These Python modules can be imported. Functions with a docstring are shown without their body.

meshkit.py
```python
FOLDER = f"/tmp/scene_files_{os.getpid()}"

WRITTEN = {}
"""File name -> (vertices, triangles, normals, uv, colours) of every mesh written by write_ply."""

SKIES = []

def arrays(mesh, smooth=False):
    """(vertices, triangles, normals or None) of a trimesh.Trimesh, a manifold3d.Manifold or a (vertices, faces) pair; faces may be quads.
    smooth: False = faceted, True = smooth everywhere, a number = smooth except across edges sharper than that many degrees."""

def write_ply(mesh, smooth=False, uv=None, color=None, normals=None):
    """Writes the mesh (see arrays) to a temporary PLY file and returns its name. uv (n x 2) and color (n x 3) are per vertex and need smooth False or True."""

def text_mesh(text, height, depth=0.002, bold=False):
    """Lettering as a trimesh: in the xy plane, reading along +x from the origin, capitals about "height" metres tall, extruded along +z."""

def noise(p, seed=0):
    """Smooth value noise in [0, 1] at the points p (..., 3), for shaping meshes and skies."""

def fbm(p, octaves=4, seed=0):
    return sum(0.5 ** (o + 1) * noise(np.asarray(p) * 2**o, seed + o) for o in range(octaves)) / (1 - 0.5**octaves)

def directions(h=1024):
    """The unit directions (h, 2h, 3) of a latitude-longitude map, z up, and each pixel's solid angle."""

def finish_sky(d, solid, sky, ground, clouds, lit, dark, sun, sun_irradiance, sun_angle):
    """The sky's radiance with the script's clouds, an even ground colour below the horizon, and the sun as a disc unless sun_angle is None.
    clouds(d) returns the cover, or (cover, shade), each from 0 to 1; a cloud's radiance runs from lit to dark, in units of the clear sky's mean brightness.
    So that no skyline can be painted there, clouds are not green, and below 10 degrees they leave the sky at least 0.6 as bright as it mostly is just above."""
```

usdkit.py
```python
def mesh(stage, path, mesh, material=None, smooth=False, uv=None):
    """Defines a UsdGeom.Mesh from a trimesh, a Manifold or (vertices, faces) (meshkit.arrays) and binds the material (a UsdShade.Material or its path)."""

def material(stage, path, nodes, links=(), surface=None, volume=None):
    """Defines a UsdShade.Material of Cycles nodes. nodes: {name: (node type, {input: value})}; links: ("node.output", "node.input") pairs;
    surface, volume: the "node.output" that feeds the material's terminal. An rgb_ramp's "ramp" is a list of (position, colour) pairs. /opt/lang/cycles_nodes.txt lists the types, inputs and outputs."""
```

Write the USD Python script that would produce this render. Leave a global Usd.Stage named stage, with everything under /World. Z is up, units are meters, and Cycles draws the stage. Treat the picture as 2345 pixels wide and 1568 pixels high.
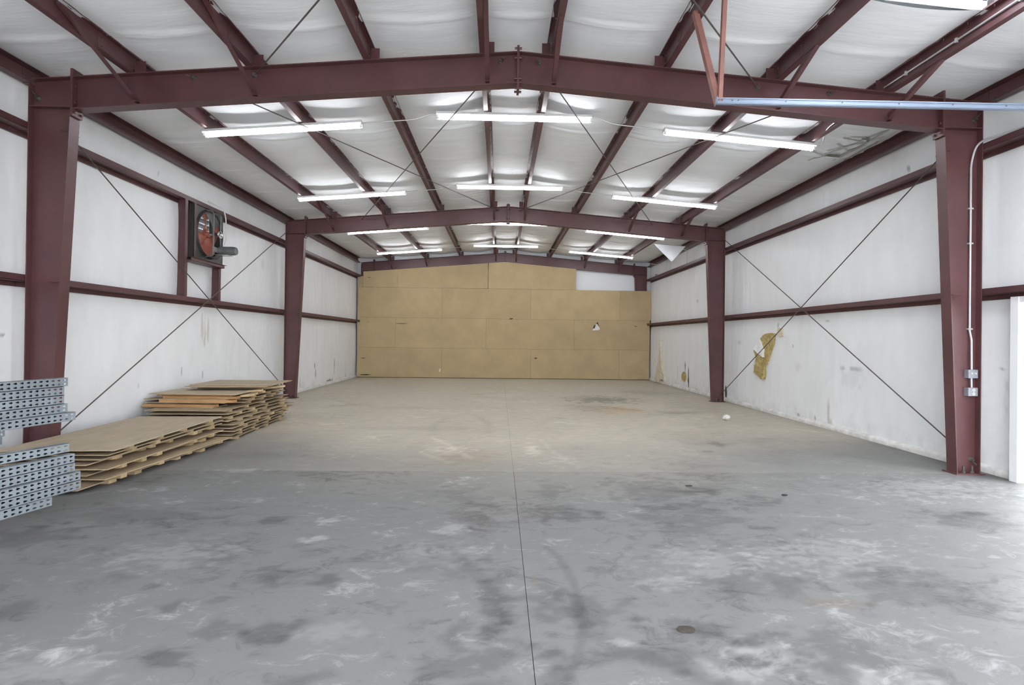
import math, random
import numpy as np
import trimesh
import shapely.geometry as sg
import meshkit, usdkit
from pxr import Usd, UsdGeom, UsdLux, UsdShade, Gf, Sdf, Vt

random.seed(7)
RNG = np.random.RandomState(7)
stage = Usd.Stage.CreateInMemory()
UsdGeom.SetStageUpAxis(stage, UsdGeom.Tokens.z)
UsdGeom.SetStageMetersPerUnit(stage, 1.0)
UsdGeom.Xform.Define(stage, '/World')

# ---------------------------------------------------------------- camera, sky, exposure
F_PX, PITCH, YAW, ROLL = 1216.39, 0.004133, 0.027884, 0.011954
CAM = np.array([-0.18645, 0.0, 1.62445])
PPX, PPY = 5.858, -12.904                 # principal point offset from the frame centre, pixels of 2345 x 1568
EXPOSURE = 0.32
DAY, SKYCOL = 2.7, (0.95, 0.975, 1.0)
TUBE, TUBECOL = 28.0, (0.95, 0.97, 1.0)

_f = np.array([math.sin(YAW) * math.cos(PITCH), math.cos(YAW) * math.cos(PITCH), math.sin(PITCH)])
_r = np.array([math.cos(YAW), -math.sin(YAW), 0.0])
_u = np.cross(_r, _f)
_r, _u = _r * math.cos(ROLL) + _u * math.sin(ROLL), -_r * math.sin(ROLL) + _u * math.cos(ROLL)
cam = UsdGeom.Camera.Define(stage, '/World/camera')
cam.AddTransformOp().Set(Gf.Matrix4d(*_r, 0, *_u, 0, *(-_f), 0, *CAM, 1))
cam.CreateHorizontalApertureAttr(36.0)
cam.CreateVerticalApertureAttr(36.0 * 1568 / 2345)
cam.CreateFocalLengthAttr(36.0 * F_PX / 2345)
cam.CreateHorizontalApertureOffsetAttr(-36.0 * PPX / 2345)
cam.CreateVerticalApertureOffsetAttr(36.0 * PPY / 2345)
cam.CreateClippingRangeAttr(Gf.Vec2f(0.05, 500))
cam.CreateExposureAttr(EXPOSURE)
sky = UsdLux.DomeLight.Define(stage, '/World/sky')
sky.CreateColorAttr(Gf.Vec3f(*SKYCOL))
sky.CreateIntensityAttr(DAY)

# ---------------------------------------------------------------- building dimensions
D, BAY = 6.565, 7.62                      # front frame's distance, bay length
WO, HE, SL = 5.848, 4.667, 1 / 12.0       # outer flange of columns, rafter top there, roof slope
SLA = math.degrees(math.atan(SL))
DR = 0.385                                # rafter depth
WALL = 6.05
PX = [0.41, 1.82, 3.23, 4.64]             # purlin webs
YF, YB = -1.25, 21.98                     # front and back walls
GIRTS = [2.25, 4.075]
def zr(x): return HE + (WO - abs(x)) * SL

# ---------------------------------------------------------------- mesh building
class MB:
    def __init__(self): self.v, self.f, self.n = [], [], 0
    def add(self, v, f):
        v = np.asarray(v, float).reshape(-1, 3); f = np.asarray(f, int)
        if f.shape[1] == 4: f = np.vstack([f[:, [0, 1, 2]], f[:, [0, 2, 3]]])
        self.v.append(v); self.f.append(f + self.n); self.n += len(v); return self
    def obox(self, c, A, h):
        s = np.array([[x, y, z] for x in (-1, 1) for y in (-1, 1) for z in (-1, 1)], float) * np.asarray(h)
        v = np.asarray(c) + s @ np.asarray(A, float)
        q = [[0, 1, 3, 2], [4, 6, 7, 5], [0, 4, 5, 1], [2, 3, 7, 6], [0, 2, 6, 4], [1, 5, 7, 3]]
        return self.add(v, q)
    def box(self, x0, x1, y0, y1, z0, z1):
        return self.obox([(x0 + x1) / 2, (y0 + y1) / 2, (z0 + z1) / 2], np.eye(3), [abs(x1 - x0) / 2, abs(y1 - y0) / 2, abs(z1 - z0) / 2])
    def bar(self, a, b, w, h, up=(0, 0, 1), off=(0, 0)):
        a, b = np.asarray(a, float), np.asarray(b, float); d = b - a; L = np.linalg.norm(d); d /= L
        s = np.cross(d, up); s /= np.linalg.norm(s); t = np.cross(s, d)
        return self.obox((a + b) / 2 + s * off[0] + t * off[1], [d, s, t], [L / 2, w / 2, h / 2])
    def angle(self, a, b, w, t=0.005, up=(0, 0, 1), flip=1):
        self.bar(a, b, w, t, up); return self.bar(a, b, t, w, up, (flip * (w - t) / 2, w / 2))
    def tube(self, pts, r, n=8, cap=True):
        P = np.asarray(pts, float); m = len(P)
        T = np.gradient(P, axis=0); T /= np.linalg.norm(T, axis=1)[:, None]
        ref = np.array([0, 0, 1.0]) if abs(T[0][2]) < 0.9 else np.array([0, 1.0, 0])
        rings = []
        s = np.cross(T[0], ref)
        for i in range(m):
            s = s - T[i] * (s @ T[i]); s /= np.linalg.norm(s); t = np.cross(s, T[i])
            a = np.arange(n) * 2 * math.pi / n
            rings.append(P[i] + r * (np.cos(a)[:, None] * s + np.sin(a)[:, None] * t))
        f = []
        for i in range(m - 1):
            for j in range(n):
                k = (j + 1) % n; f.append([i * n + j, i * n + k, (i + 1) * n + k, (i + 1) * n + j])
        v = np.vstack(rings); self.add(v, f)
        if cap:
            for e, q in ((0, -1), (m - 1, 1)):
                c = np.vstack([P[e], rings[e]])
                self.add(c, [[0, 1 + (j + 1) % n, 1 + j] if q > 0 else [0, 1 + j, 1 + (j + 1) % n] for j in range(n)])
        return self
    def cyl(self, a, b, r, n=12): return self.tube([a, b], r, n)
    def ext(self, poly, t, to):               # polygon in a plane, thickness t; to(points n x 3) maps to the world
        m = trimesh.creation.extrude_polygon(poly if hasattr(poly, 'exterior') else sg.Polygon(poly), t)
        return self.add(to(np.asarray(m.vertices)), m.faces)
    def grid(self, P, keep=None):
        a, b = P.shape[:2]; i = np.arange(a * b).reshape(a, b)
        q = np.stack([i[:-1, :-1], i[1:, :-1], i[1:, 1:], i[:-1, 1:]], -1)
        if keep is not None: q = q[keep]
        return self.add(P.reshape(-1, 3), q.reshape(-1, 4))
    def lathe(self, prof, o, ax, n=16):       # prof: (radius, along) pairs
        ax = np.asarray(ax, float); s = np.cross(ax, [0, 0, 1.0] if abs(ax[2]) < .9 else [0, 1.0, 0]); s /= np.linalg.norm(s); t = np.cross(ax, s)
        a = np.arange(n) * 2 * math.pi / n; v = []
        for r, h in prof: v.append(np.asarray(o) + ax * h + r * (np.cos(a)[:, None] * s + np.sin(a)[:, None] * t))
        f = [[i * n + j, i * n + (j + 1) % n, (i + 1) * n + (j + 1) % n, (i + 1) * n + j] for i in range(len(prof) - 1) for j in range(n)]
        return self.add(np.vstack(v), f)
    def arrays(self): return np.vstack(self.v), np.vstack(self.f)

# ---------------------------------------------------------------- prims
used = {}
def fresh(parent, name):
    k = (parent, name); n = used.get(k, 0); used[k] = n + 1
    return f'{parent}/{name}' + (f'_{n:03d}' if n else '')
def tag(prim, **kw):
    for k, v in kw.items():
        if v is not None: prim.SetCustomDataByKey(k, v)
class Thing:
    def __init__(self, path, loc): self.path, self.loc = path, np.asarray(loc, float)
def xf(path, loc, rz=0, ry=0):
    x = UsdGeom.Xform.Define(stage, path)
    x.AddTranslateOp().Set(Gf.Vec3d(*map(float, loc)))
    if rz: x.AddRotateZOp().Set(float(rz))
    if ry: x.AddRotateYOp().Set(float(ry))
    return x.GetPrim()
def thing(name, label, category=None, loc=(0, 0, 0), rz=0, ry=0, group=None, kind=None):
    path = fresh('/World', name); p = xf(path, loc, rz, ry)
    tag(p, label=label, category=category, group=group, kind=kind)
    return Thing(path, loc)
def part(t, name, mb, mat, smooth=30, label=None, kind=None, local=False, col=None):
    v, f = mb.arrays()
    if not local: v = v - t.loc
    path = fresh(t.path, name)
    m = usdkit.mesh(stage, path, (v, f), mat, smooth=smooth)
    tag(m.GetPrim(), label=label, kind=kind)
    if col is not None:
        UsdGeom.PrimvarsAPI(m).CreatePrimvar('stain', Sdf.ValueTypeNames.Color3fArray, 'vertex').Set(Vt.Vec3fArray.FromNumpy(np.asarray(col, np.float32)))
    return Thing(path, t.loc)
def dup(src, label, category, loc, rz=0, ry=0, group=None):
    base = src.path.rsplit('/', 1)[1].rstrip('0123456789').rstrip('_')
    path = fresh('/World', base); p = xf(path, loc, rz, ry)
    tag(p, label=label, category=category, group=group)
    p.GetReferences().AddInternalReference(src.path); p.SetInstanceable(True)
    return Thing(path, loc)

# ---------------------------------------------------------------- materials
UsdGeom.Scope.Define(stage, '/World/Looks')
M = {}
def mat(name, base, rough=0.5, metal=0.0, var=0.0, scale=6.0, bump=0.0, bscale=60.0, stretch=(1, 1, 1), rnd=0.0, attr=False, spec=0.5, detail=4.0, coords='pos', rough_var=0.0):
    n = {'p': ('principled_bsdf', {'base_color': base, 'roughness': rough, 'metallic': metal, 'specular_ior_level': spec})}
    L = []
    if coords == 'pos':
        n['g'] = ('geometry', {}); src = 'g.position'
    else:
        n['g'] = ('texture_coordinate', {}); src = 'g.object'
    n['map'] = ('mapping', {'scale': stretch}); L.append((src, 'map.vector'))
    out = None
    if var:
        n['n1'] = ('noise_texture', {'scale': scale, 'detail': detail, 'roughness': 0.6}); L.append(('map.vector', 'n1.vector'))
        lo = tuple(max(0, c * (1 - var)) for c in base); hi = tuple(min(1, c * (1 + var)) for c in base)
        n['ramp'] = ('rgb_ramp', {'ramp': [(0.3, lo), (0.7, hi)]}); L.append(('n1.fac', 'ramp.fac')); out = 'ramp.color'
    else:
        n['c'] = ('color', {'value': base}); out = 'c.color'
    if rnd:
        n['oi'] = ('object_info', {})
        n['mr'] = ('map_range', {'from_min': 0.0, 'from_max': 1.0, 'to_min': 1 - rnd, 'to_max': 1 + rnd})
        n['cc'] = ('combine_color', {})
        n['mm'] = ('mix', {'mix_type': 'multiply', 'fac': 1.0})
        L += [('oi.random', 'mr.value'), ('mr.result', 'cc.r'), ('mr.result', 'cc.g'), ('mr.result', 'cc.b'), (out, 'mm.color1'), ('cc.color', 'mm.color2')]; out = 'mm.color'
    if attr:
        n['at'] = ('attribute', {'attribute': 'stain'})
        n['ma'] = ('mix', {'mix_type': 'multiply', 'fac': 1.0})
        L += [(out, 'ma.color1'), ('at.color', 'ma.color2')]; out = 'ma.color'
    L.append((out, 'p.base_color'))
    if bump:
        n['nb'] = ('noise_texture', {'scale': bscale, 'detail': 3.0}); L.append(('map.vector', 'nb.vector'))
        n['b'] = ('bump', {'strength': bump, 'distance': 0.01}); L += [('nb.fac', 'b.height'), ('b.normal', 'p.normal')]
    if rough_var:
        n['nr'] = ('noise_texture', {'scale': scale * 0.7, 'detail': 4.0}); L.append(('map.vector', 'nr.vector'))
        n['rr'] = ('map_range', {'from_min': 0.3, 'from_max': 0.7, 'to_min': rough - rough_var, 'to_max': rough + rough_var}); L += [('nr.fac', 'rr.value'), ('rr.result', 'p.roughness')]
    M[name] = usdkit.material(stage, f'/World/Looks/{name}', n, L, surface='p.BSDF')
    return M[name]

mat('steel_red', (0.093, 0.0365, 0.0395), 0.42, var=0.16, scale=2.5, bump=0.08, bscale=25, rnd=0.06)
mat('steel_red_dusty', (0.27, 0.125, 0.105), 0.6, var=0.15, scale=8)
mat('vinyl', (0.83, 0.85, 0.88), 0.60, spec=0.3, var=0.03, scale=2.0, bump=0.5, bscale=7, stretch=(0.5, 2.4, 1.0), attr=False)
mat('wall_vinyl', (0.82, 0.835, 0.855), 0.5, var=0.03, scale=2.2, bump=0.15, bscale=10, stretch=(1, 1.6, 0.6), attr=True)
mat('trim_vinyl', (0.66, 0.65, 0.63), 0.5, var=0.22, scale=5, bump=0.3, bscale=18)
mat('white_paint', (0.80, 0.81, 0.82), 0.4, var=0.03, scale=3)
mat('board', (0.430, 0.330, 0.190), 0.75, var=0.09, scale=1.3, bump=0.05, bscale=80, rnd=0.05, spec=0.2, detail=8)
mat('board_dark', (0.06, 0.045, 0.03), 0.9)
mat('roof_metal', (0.55, 0.55, 0.55), 0.5)
mat('ply', (0.36, 0.28, 0.185), 0.7, var=0.14, scale=2.5, stretch=(5, 1.0, 3), rnd=0.12, spec=0.25)
mat('ply_top', (0.42, 0.345, 0.245), 0.65, var=0.10, scale=3.0, stretch=(4, 1.0, 3), spec=0.3)
mat('cleat', (0.42, 0.31, 0.175), 0.7, var=0.2, scale=5, stretch=(1, 8, 4), rnd=0.15, spec=0.25)
mat('lumber', (0.42, 0.235, 0.105), 0.65, var=0.18, scale=4, stretch=(1, 9, 9), rnd=0.12, spec=0.3)
mat('galv', (0.235, 0.270, 0.300), 0.38, metal=0.35, var=0.10, scale=9, bump=0.04, bscale=40, rnd=0.06)
mat('mill_steel', (0.055, 0.055, 0.055), 0.5, metal=0.2, var=0.2, scale=9)  # dark colour paints the shade inside the rack posts
mat('track_steel', (0.23, 0.28, 0.37), 0.4, metal=0.3, var=0.06, scale=5)
mat('conduit', (0.55, 0.56, 0.57), 0.35, metal=0.5)
mat('washer', (0.11, 0.10, 0.09), 0.5, metal=0.5, var=0.2, scale=30)
mat('rod', (0.10, 0.085, 0.08), 0.5, metal=0.3)
mat('black', (0.018, 0.019, 0.02), 0.5)
mat('fan_panel', (0.055, 0.058, 0.055), 0.45, metal=0.3, var=0.2, scale=5)
mat('fan_blade', (0.30, 0.085, 0.055), 0.45, var=0.2, scale=6)
mat('motor', (0.11, 0.12, 0.12), 0.4, var=0.15, scale=8)
mat('chrome', (0.6, 0.6, 0.6), 0.25, metal=0.8)
mat('louver', (0.40, 0.42, 0.44), 0.35, metal=0.3)
mat('yellow_wool', (0.42, 0.33, 0.145), 0.9, var=0.3, scale=14, bump=0.8, bscale=40, spec=0.1)
mat('cream_paper', (0.60, 0.54, 0.42), 0.8, var=0.15, scale=8, bump=0.4, bscale=20)
mat('stained_facing', (0.22, 0.21, 0.16), 0.8, var=0.3, scale=20)
mat('tape', (0.46, 0.45, 0.40), 0.45, var=0.08, scale=6)
mat('dark_hole', (0.02, 0.018, 0.016), 0.9)
mat('rubble', (0.62, 0.61, 0.58), 0.8, var=0.3, scale=20, bump=0.5, bscale=40)
mat('concrete_out', (0.45, 0.44, 0.42), 0.8, var=0.1, scale=1.0)
mat('subfloor', (0.09, 0.09, 0.09), 0.9)
mat('box_steel', (0.36, 0.38, 0.42), 0.35, metal=0.5)
mat('outlet', (0.62, 0.63, 0.65), 0.4)
mat('brown_leaf', (0.045, 0.036, 0.028), 0.8, var=0.3, scale=30)
M['tube'] = usdkit.material(stage, '/World/Looks/tube', {'e': ('emission', {'color': TUBECOL, 'strength': TUBE})}, [], surface='e.emission')
M['skylight'] = usdkit.material(stage, '/World/Looks/skylight', {'t': ('translucent_bsdf', {'color': (0.9, 0.92, 0.95)})}, [], surface='t.BSDF')
# concrete floor: two slabs, mottled; stains with a shape of their own and painted warm light come in the mesh's "stain" attribute
def floor_mat(name, lo, mid, hi, rough):
    n = {'g': ('geometry', {}), 'm1': ('mapping', {'scale': (0.8, 1.25, 1)}), 'n1': ('noise_texture', {'scale': 0.9, 'detail': 9.0, 'roughness': 0.66, 'distortion': 0.4}),
         'n2': ('noise_texture', {'scale': 5.2, 'detail': 10.0, 'roughness': 0.76, 'distortion': 0.9}), 'mx': ('mix_float', {'fac': 0.52}),
         'r': ('rgb_ramp', {'ramp': [(0.37, lo), (0.48, mid), (0.545, mid), (0.64, hi)]}), 'at': ('attribute', {'attribute': 'stain'}),
         'mu': ('mix', {'mix_type': 'multiply', 'fac': 1.0}), 'p': ('principled_bsdf', {'roughness': rough, 'specular_ior_level': 0.4}),
         'rr': ('map_range', {'from_min': 0.35, 'from_max': 0.65, 'to_min': rough - 0.1, 'to_max': rough + 0.15}),
         'nb': ('noise_texture', {'scale': 60.0, 'detail': 4.0}), 'b': ('bump', {'strength': 0.1, 'distance': 0.004})}
    L = [('g.position', 'm1.vector'), ('m1.vector', 'n1.vector'), ('m1.vector', 'n2.vector'), ('n1.fac', 'mx.a'), ('n2.fac', 'mx.b'), ('mx.result', 'r.fac'),
         ('r.color', 'mu.color1'), ('at.color', 'mu.color2'), ('mu.color', 'p.base_color'), ('n1.fac', 'rr.value'), ('rr.result', 'p.roughness'),
         ('g.position', 'nb.vector'), ('nb.fac', 'b.height'), ('b.normal', 'p.normal')]
    M[name] = usdkit.material(stage, f'/World/Looks/{name}', n, L, surface='p.BSDF')
floor_mat('slab_far', (0.120, 0.120, 0.120), (0.165, 0.165, 0.164), (0.225, 0.225, 0.225), 0.55)
floor_mat('slab', (0.066, 0.066, 0.066), (0.156, 0.156, 0.155), (0.29, 0.29, 0.288), 0.55)

# ================================================================ SETTING
def sstep(a, b, x):
    t = np.clip((x - a) / (b - a), 0, 1); return t * t * (3 - 2 * t)
STAINS = [('d', 2.64, 14.45, 0.76, 0.74, 0.5), ('d', 0.47, 4.97, 0.27, 0.18, 0.4), ('d', -1.34, 3.63, 0.08, 0.11, 0.4), ('d', -1.69, 3.61, 0.11, 0.11, 0.3), ('d', -1.4, 2.93, 0.13, 0.14, 0.4), ('d', -1.85, 2.71, 0.1, 0.09, 0.38), ('d', -2.04, 3.25, 0.16, 0.09, 0.28), ('d', -2.15, 4.77, 0.1, 0.09, 0.32), ('d', -2.16, 3.94, 0.1, 0.06, 0.28), ('d', -3.02, 3.19, 0.11, 0.11, 0.3), ('d', -2.74, 3.64, 0.13, 0.07, 0.2), ('d', -2.43, 3.51, 0.05, 0.04, 0.33), ('d', -0.22, 3.37, 0.08, 0.34, 0.25), ('d', -0.29, 2.76, 0.25, 0.23, 0.28), ('d', 0.32, 3.2, 0.4, 0.16, 0.28), ('d', 1.51, 5.73, 0.45, 0.46, 0.28), ('d', 1.52, 4.82, 0.44, 0.35, 0.25), ('d', 4.23, 4.82, 0.33, 0.22, 0.33), ('d', 2.52, 3.52, 0.36, 0.25, 0.25), ('d', 1.51, 3.51, 0.35, 0.16, 0.25), ('d', 0.96, 2.98, 0.27, 0.11, 0.28), ('d', 0.64, 2.73, 0.46, 0.11, 0.25), ('d', 1.55, 2.74, 0.51, 0.19, 0.28), ('d', -3.48, 4.88, 0.58, 0.26, 0.22), ('d', 0.38, 5.77, 0.17, 0.3, 0.22), ('d', -0.64, 5.59, 0.21, 0.28, 0.2), ('d', -1.72, 2.99, 0.14, 0.06, 0.25), ('d', -0.62, 3.86, 0.25, 0.22, 0.17), ('d', -1.12, 2.54, 0.12, 0.06, 0.28), ('d', 0.14, 2.53, 0.12, 0.1, 0.28), ('d', 3.28, 8.39, 0.09, 0.22, 0.35), ('d', 2.88, 7.72, 0.09, 0.15, 0.3), ('d', -3.87, 4.35, 0.24, 0.21, 0.3), ('d', 1.95, 12.81, 0.54, 0.5, 0.22), ('d', 4.64, 16.37, 0.85, 0.68, 0.2), ('d', -1.6, 9.6, 0.9, 0.2, 0.14), ('d', -2.3, 12.4, 0.7, 0.25, 0.14), ('d', 3.9, 11.9, 0.5, 0.3, 0.2),
          ('w', -1.67, 4.31, 0.08, 0.07, 0.6), ('w', -1.65, 4.76, 0.09, 0.07, 0.6), ('w', -0.57, 4.54, 0.14, 0.09, 0.45), ('w', 0.46, 2.84, 0.06, 0.03, 0.5), ('w', 1.25, 2.73, 0.16, 0.09, 0.4), ('w', 1.04, 2.62, 0.13, 0.08, 0.35), ('w', -0.32, 2.84, 0.06, 0.09, 0.35), ('w', -3.3, 6.5, 0.23, 0.06, 0.5), ('w', -0.7, 4.01, 0.26, 0.16, 0.2), ('w', -2.63, 4.01, 0.35, 0.2, 0.25), ('w', -2.38, 2.65, 0.23, 0.12, 0.25), ('w', -1.1, 2.99, 0.15, 0.09, 0.2), ('w', 2.36, 4.03, 0.48, 0.25, 0.22), ('w', 4.75, 5.83, 0.61, 0.28, 0.3), ('w', 1.35, 3.86, 0.39, 0.19, 0.2), ('w', 0.94, 3.57, 0.15, 0.08, 0.25), ('w', 1.74, 2.51, 0.26, 0.04, 0.35), ('w', -0.89, 7.77, 0.25, 0.21, 0.25), ('w', 0.32, 7.81, 0.08, 0.37, 0.25),
          ('b', 2.41, 12.23, 0.62, 0.61, 0.3), ('b', 2.79, 12.53, 0.27, 0.32, 0.35), ('b', -0.67, 7.24, 0.53, 0.53, 0.15), ('b', 0.07, 3.57, 0.02, 0.03, 0.5), ('b', 1.95, 3.27, 0.17, 0.07, 0.2)]
TRACKS = [([(0.20, 4.15), (0.26, 3.99), (0.31, 3.71), (0.33, 3.45), (0.32, 3.17), (0.29, 2.94), (0.24, 2.73), (0.15, 2.5)], 0.035, -0.3), ([(0.11, 3.51), (0.26, 3.3), (0.33, 2.98), (0.46, 2.77), (0.66, 2.65), (0.86, 2.49)], 0.07, -0.28),
          ([(-0.72, 11.32), (-0.42, 10.44), (-0.35, 9.22)], 0.1, -0.16), ([(-1.25, 11.0), (-1.4, 9.9), (-1.3, 9.0)], 0.1, -0.12), ([(2.5, 4.47), (2.24, 4.01), (2.02, 3.57), (1.98, 3.44)], 0.008, 0.35), ([(-1.28, 8.78), (-0.92, 8.07), (-0.55, 7.2)], 0.05, 0.3), ([(-1.3, 7.6), (-1.0, 7.2), (-0.7, 6.8)], 0.04, 0.3), ([(-0.45, 3.9), (-0.27, 3.57), (-0.15, 3.22), (-0.2, 2.98)], 0.07, -0.25), ([(0.5, 8.6), (0.62, 7.6), (0.85, 6.7)], 0.03, 0.2)]
def seg_dist(p, l):
    d = np.full(p.shape[:-1], 9.0)
    for a, b in zip(l[:-1], l[1:]):
        a, b = np.array(a), np.array(b); ab = b - a
        t = np.clip(((p - a) @ ab) / (ab @ ab), 0, 1); d = np.minimum(d, np.linalg.norm(p - (a + t[..., None] * ab), axis=-1))
    return d
def floor_col(X, Y):
    p2 = np.stack([X, Y], -1); p3 = np.stack([X, Y, 0 * X], -1)
    w = meshkit.fbm(p3 * np.array([8.0, 12.0, 1]), 5, 3) - 0.5; w2 = meshkit.fbm(p3 * np.array([14.0, 22.0, 1]), 4, 9) - 0.5
    w3 = meshkit.fbm(p3 * 0.5, 3, 5) - 0.5
    # beige far slab; warmer light there is painted in too, spilling over the joint
    bg = np.where(Y > 6.5, 0.32, 0.0) + 0.68 * sstep(6.5, 9.5, Y + 2.0 * w3) + 0.24 * sstep(4.6, 6.5, Y + 1.5 * w3 - 0.25 * np.abs(X)) * (Y <= 6.5)
    bg = bg * (1 - 0.8 * sstep(1.6, 4.2, np.abs(X + w3)) * sstep(9.5, 7.0, Y + w3))
    C = np.ones(X.shape + (3,)) + bg[..., None] * (np.array([2.78, 2.53, 2.07]) - 1)
    C *= (1 - 0.12 * (bg[..., None]) * (w[..., None] * 2))
    for k, x, y, a, b, s in STAINS:
        d = np.sqrt(((X - x) / a) ** 2 + ((Y - y) / b) ** 2) * 0.8 + (w2 if k == 'w' else w) * (3.0 if k == 'w' else 2.6)
        m = (sstep(1.15, 0.35, d) * s)[..., None]
        if k == 'd': C *= 1 - m * np.array([1.0, 1.0, 1.0])
        if k == 'w': C *= 1 + m * 1.3
        if k == 'b': C *= 1 - m * np.array([0.25, 0.6, 1.0])
    for l, r, s in TRACKS:
        d = seg_dist(p2, l) / r + w2 * 1.4
        C *= 1 + 0.75 * s * sstep(1.3, 0.3, d)[..., None]
    # grime along the walls
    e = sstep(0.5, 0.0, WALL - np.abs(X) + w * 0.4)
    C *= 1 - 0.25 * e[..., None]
    return np.clip(C, 0.05, 4.0)
fl = thing('floor', 'worn grey concrete slab floor with a saw joint down the middle', kind='structure')
ycut = 6.50
def slab(x0, x1, ys, dx, m='slab'):
    xs = np.linspace(x0, x1, int((x1 - x0) / dx) + 1)
    X, Y = np.meshgrid(xs, ys, indexing='ij')
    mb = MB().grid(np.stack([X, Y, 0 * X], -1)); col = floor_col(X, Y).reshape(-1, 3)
    n0 = mb.n
    ya, yb = ys[0], ys[-1]                    # edges of the slab down into the joint
    for a, b in (((x0, ya), (x1, ya)), ((x1, ya), (x1, yb)), ((x1, yb), (x0, yb)), ((x0, yb), (x0, ya))):
        mb.add([[*a, 0], [*b, 0], [*b, -0.011], [*a, -0.011]], [[0, 3, 2, 1]])
    col = np.vstack([col, np.ones((mb.n - n0, 3)) * 0.6])
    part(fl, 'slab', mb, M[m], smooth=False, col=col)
near = np.concatenate([np.linspace(YF, 2.2, 12)[:-1], np.arange(2.2, 4.5, 0.022), np.linspace(4.5, ycut, 75)])
far = np.linspace(ycut + 0.0035, YB, 230)
for x0, x1 in ((-6.1, 0.0), (0.0035, 6.1)):
    slab(x0, x1, near, 0.026); slab(x0 if x0 < 0 else 0.0015, x1, far, 0.055, 'slab_far')
part(fl, 'joint_bed', MB().box(-6.1, 6.1, YF, YB, -0.06, -0.012), M['subfloor'])

def zin(x, u, k):                             # underside of the draped roof insulation; u in 0..1 across strip k
    x = np.asarray(x, float); ax = np.abs(x)
    eds = np.array([-0.41] + PX + [5.97])
    g = np.clip(np.searchsorted(eds, ax, 'right') - 1, 0, 4)
    a, b = eds[g], eds[g + 1]; t = (ax - a) / (b - a)
    rs = np.random.RandomState(100 + k); amp = np.array([0.035, 0.075, 0.07, 0.07, 0.05])[g] * (0.68 + 0.55 * rs.rand(5)[g])
    side = np.where(x > 0, 1, 0); amp = amp * np.where(side, 0.85 + 0.3 * rs.rand(), 1.0)
    top = np.where(g == 0, zr(0.41), zr(0) - ax * SL) + 0.207
    para = 1 - (2 * t - 1) ** 2
    sag = amp * para * (0.72 + 0.28 * np.sin(math.pi * u) ** 0.7) + para * (0.024 * np.exp(-((1 - u) / 0.05) ** 2) + 0.010 * np.exp(-((u - 0.52) / 0.03) ** 2) * (k % 3 == 0))
    return top - sag
SEAMS = [9.09 + 1.524 * i for i in range(-7, 9)]
SEAMS = [YF] + [s for s in SEAMS if YF + .3 < s < YB - .3] + [YB]
xs = np.concatenate([np.linspace(a, b, n, endpoint=False) for a, b, n in [(-6.05, -5.97, 1), (-5.97, -4.64, 20), (-4.64, -3.23, 20), (-3.23, -1.82, 20), (-1.82, -.41, 20), (-.41, .41, 14), (.41, 1.82, 20), (1.82, 3.23, 20), (3.23, 4.64, 20), (4.64, 5.97, 20)]] + [[5.97, 6.05]])
ce = thing('ceiling', 'white vinyl faced insulation draped in strips over the roof purlins', kind='structure')
SKYL = (3.23, 4.64, 5.16)
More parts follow.
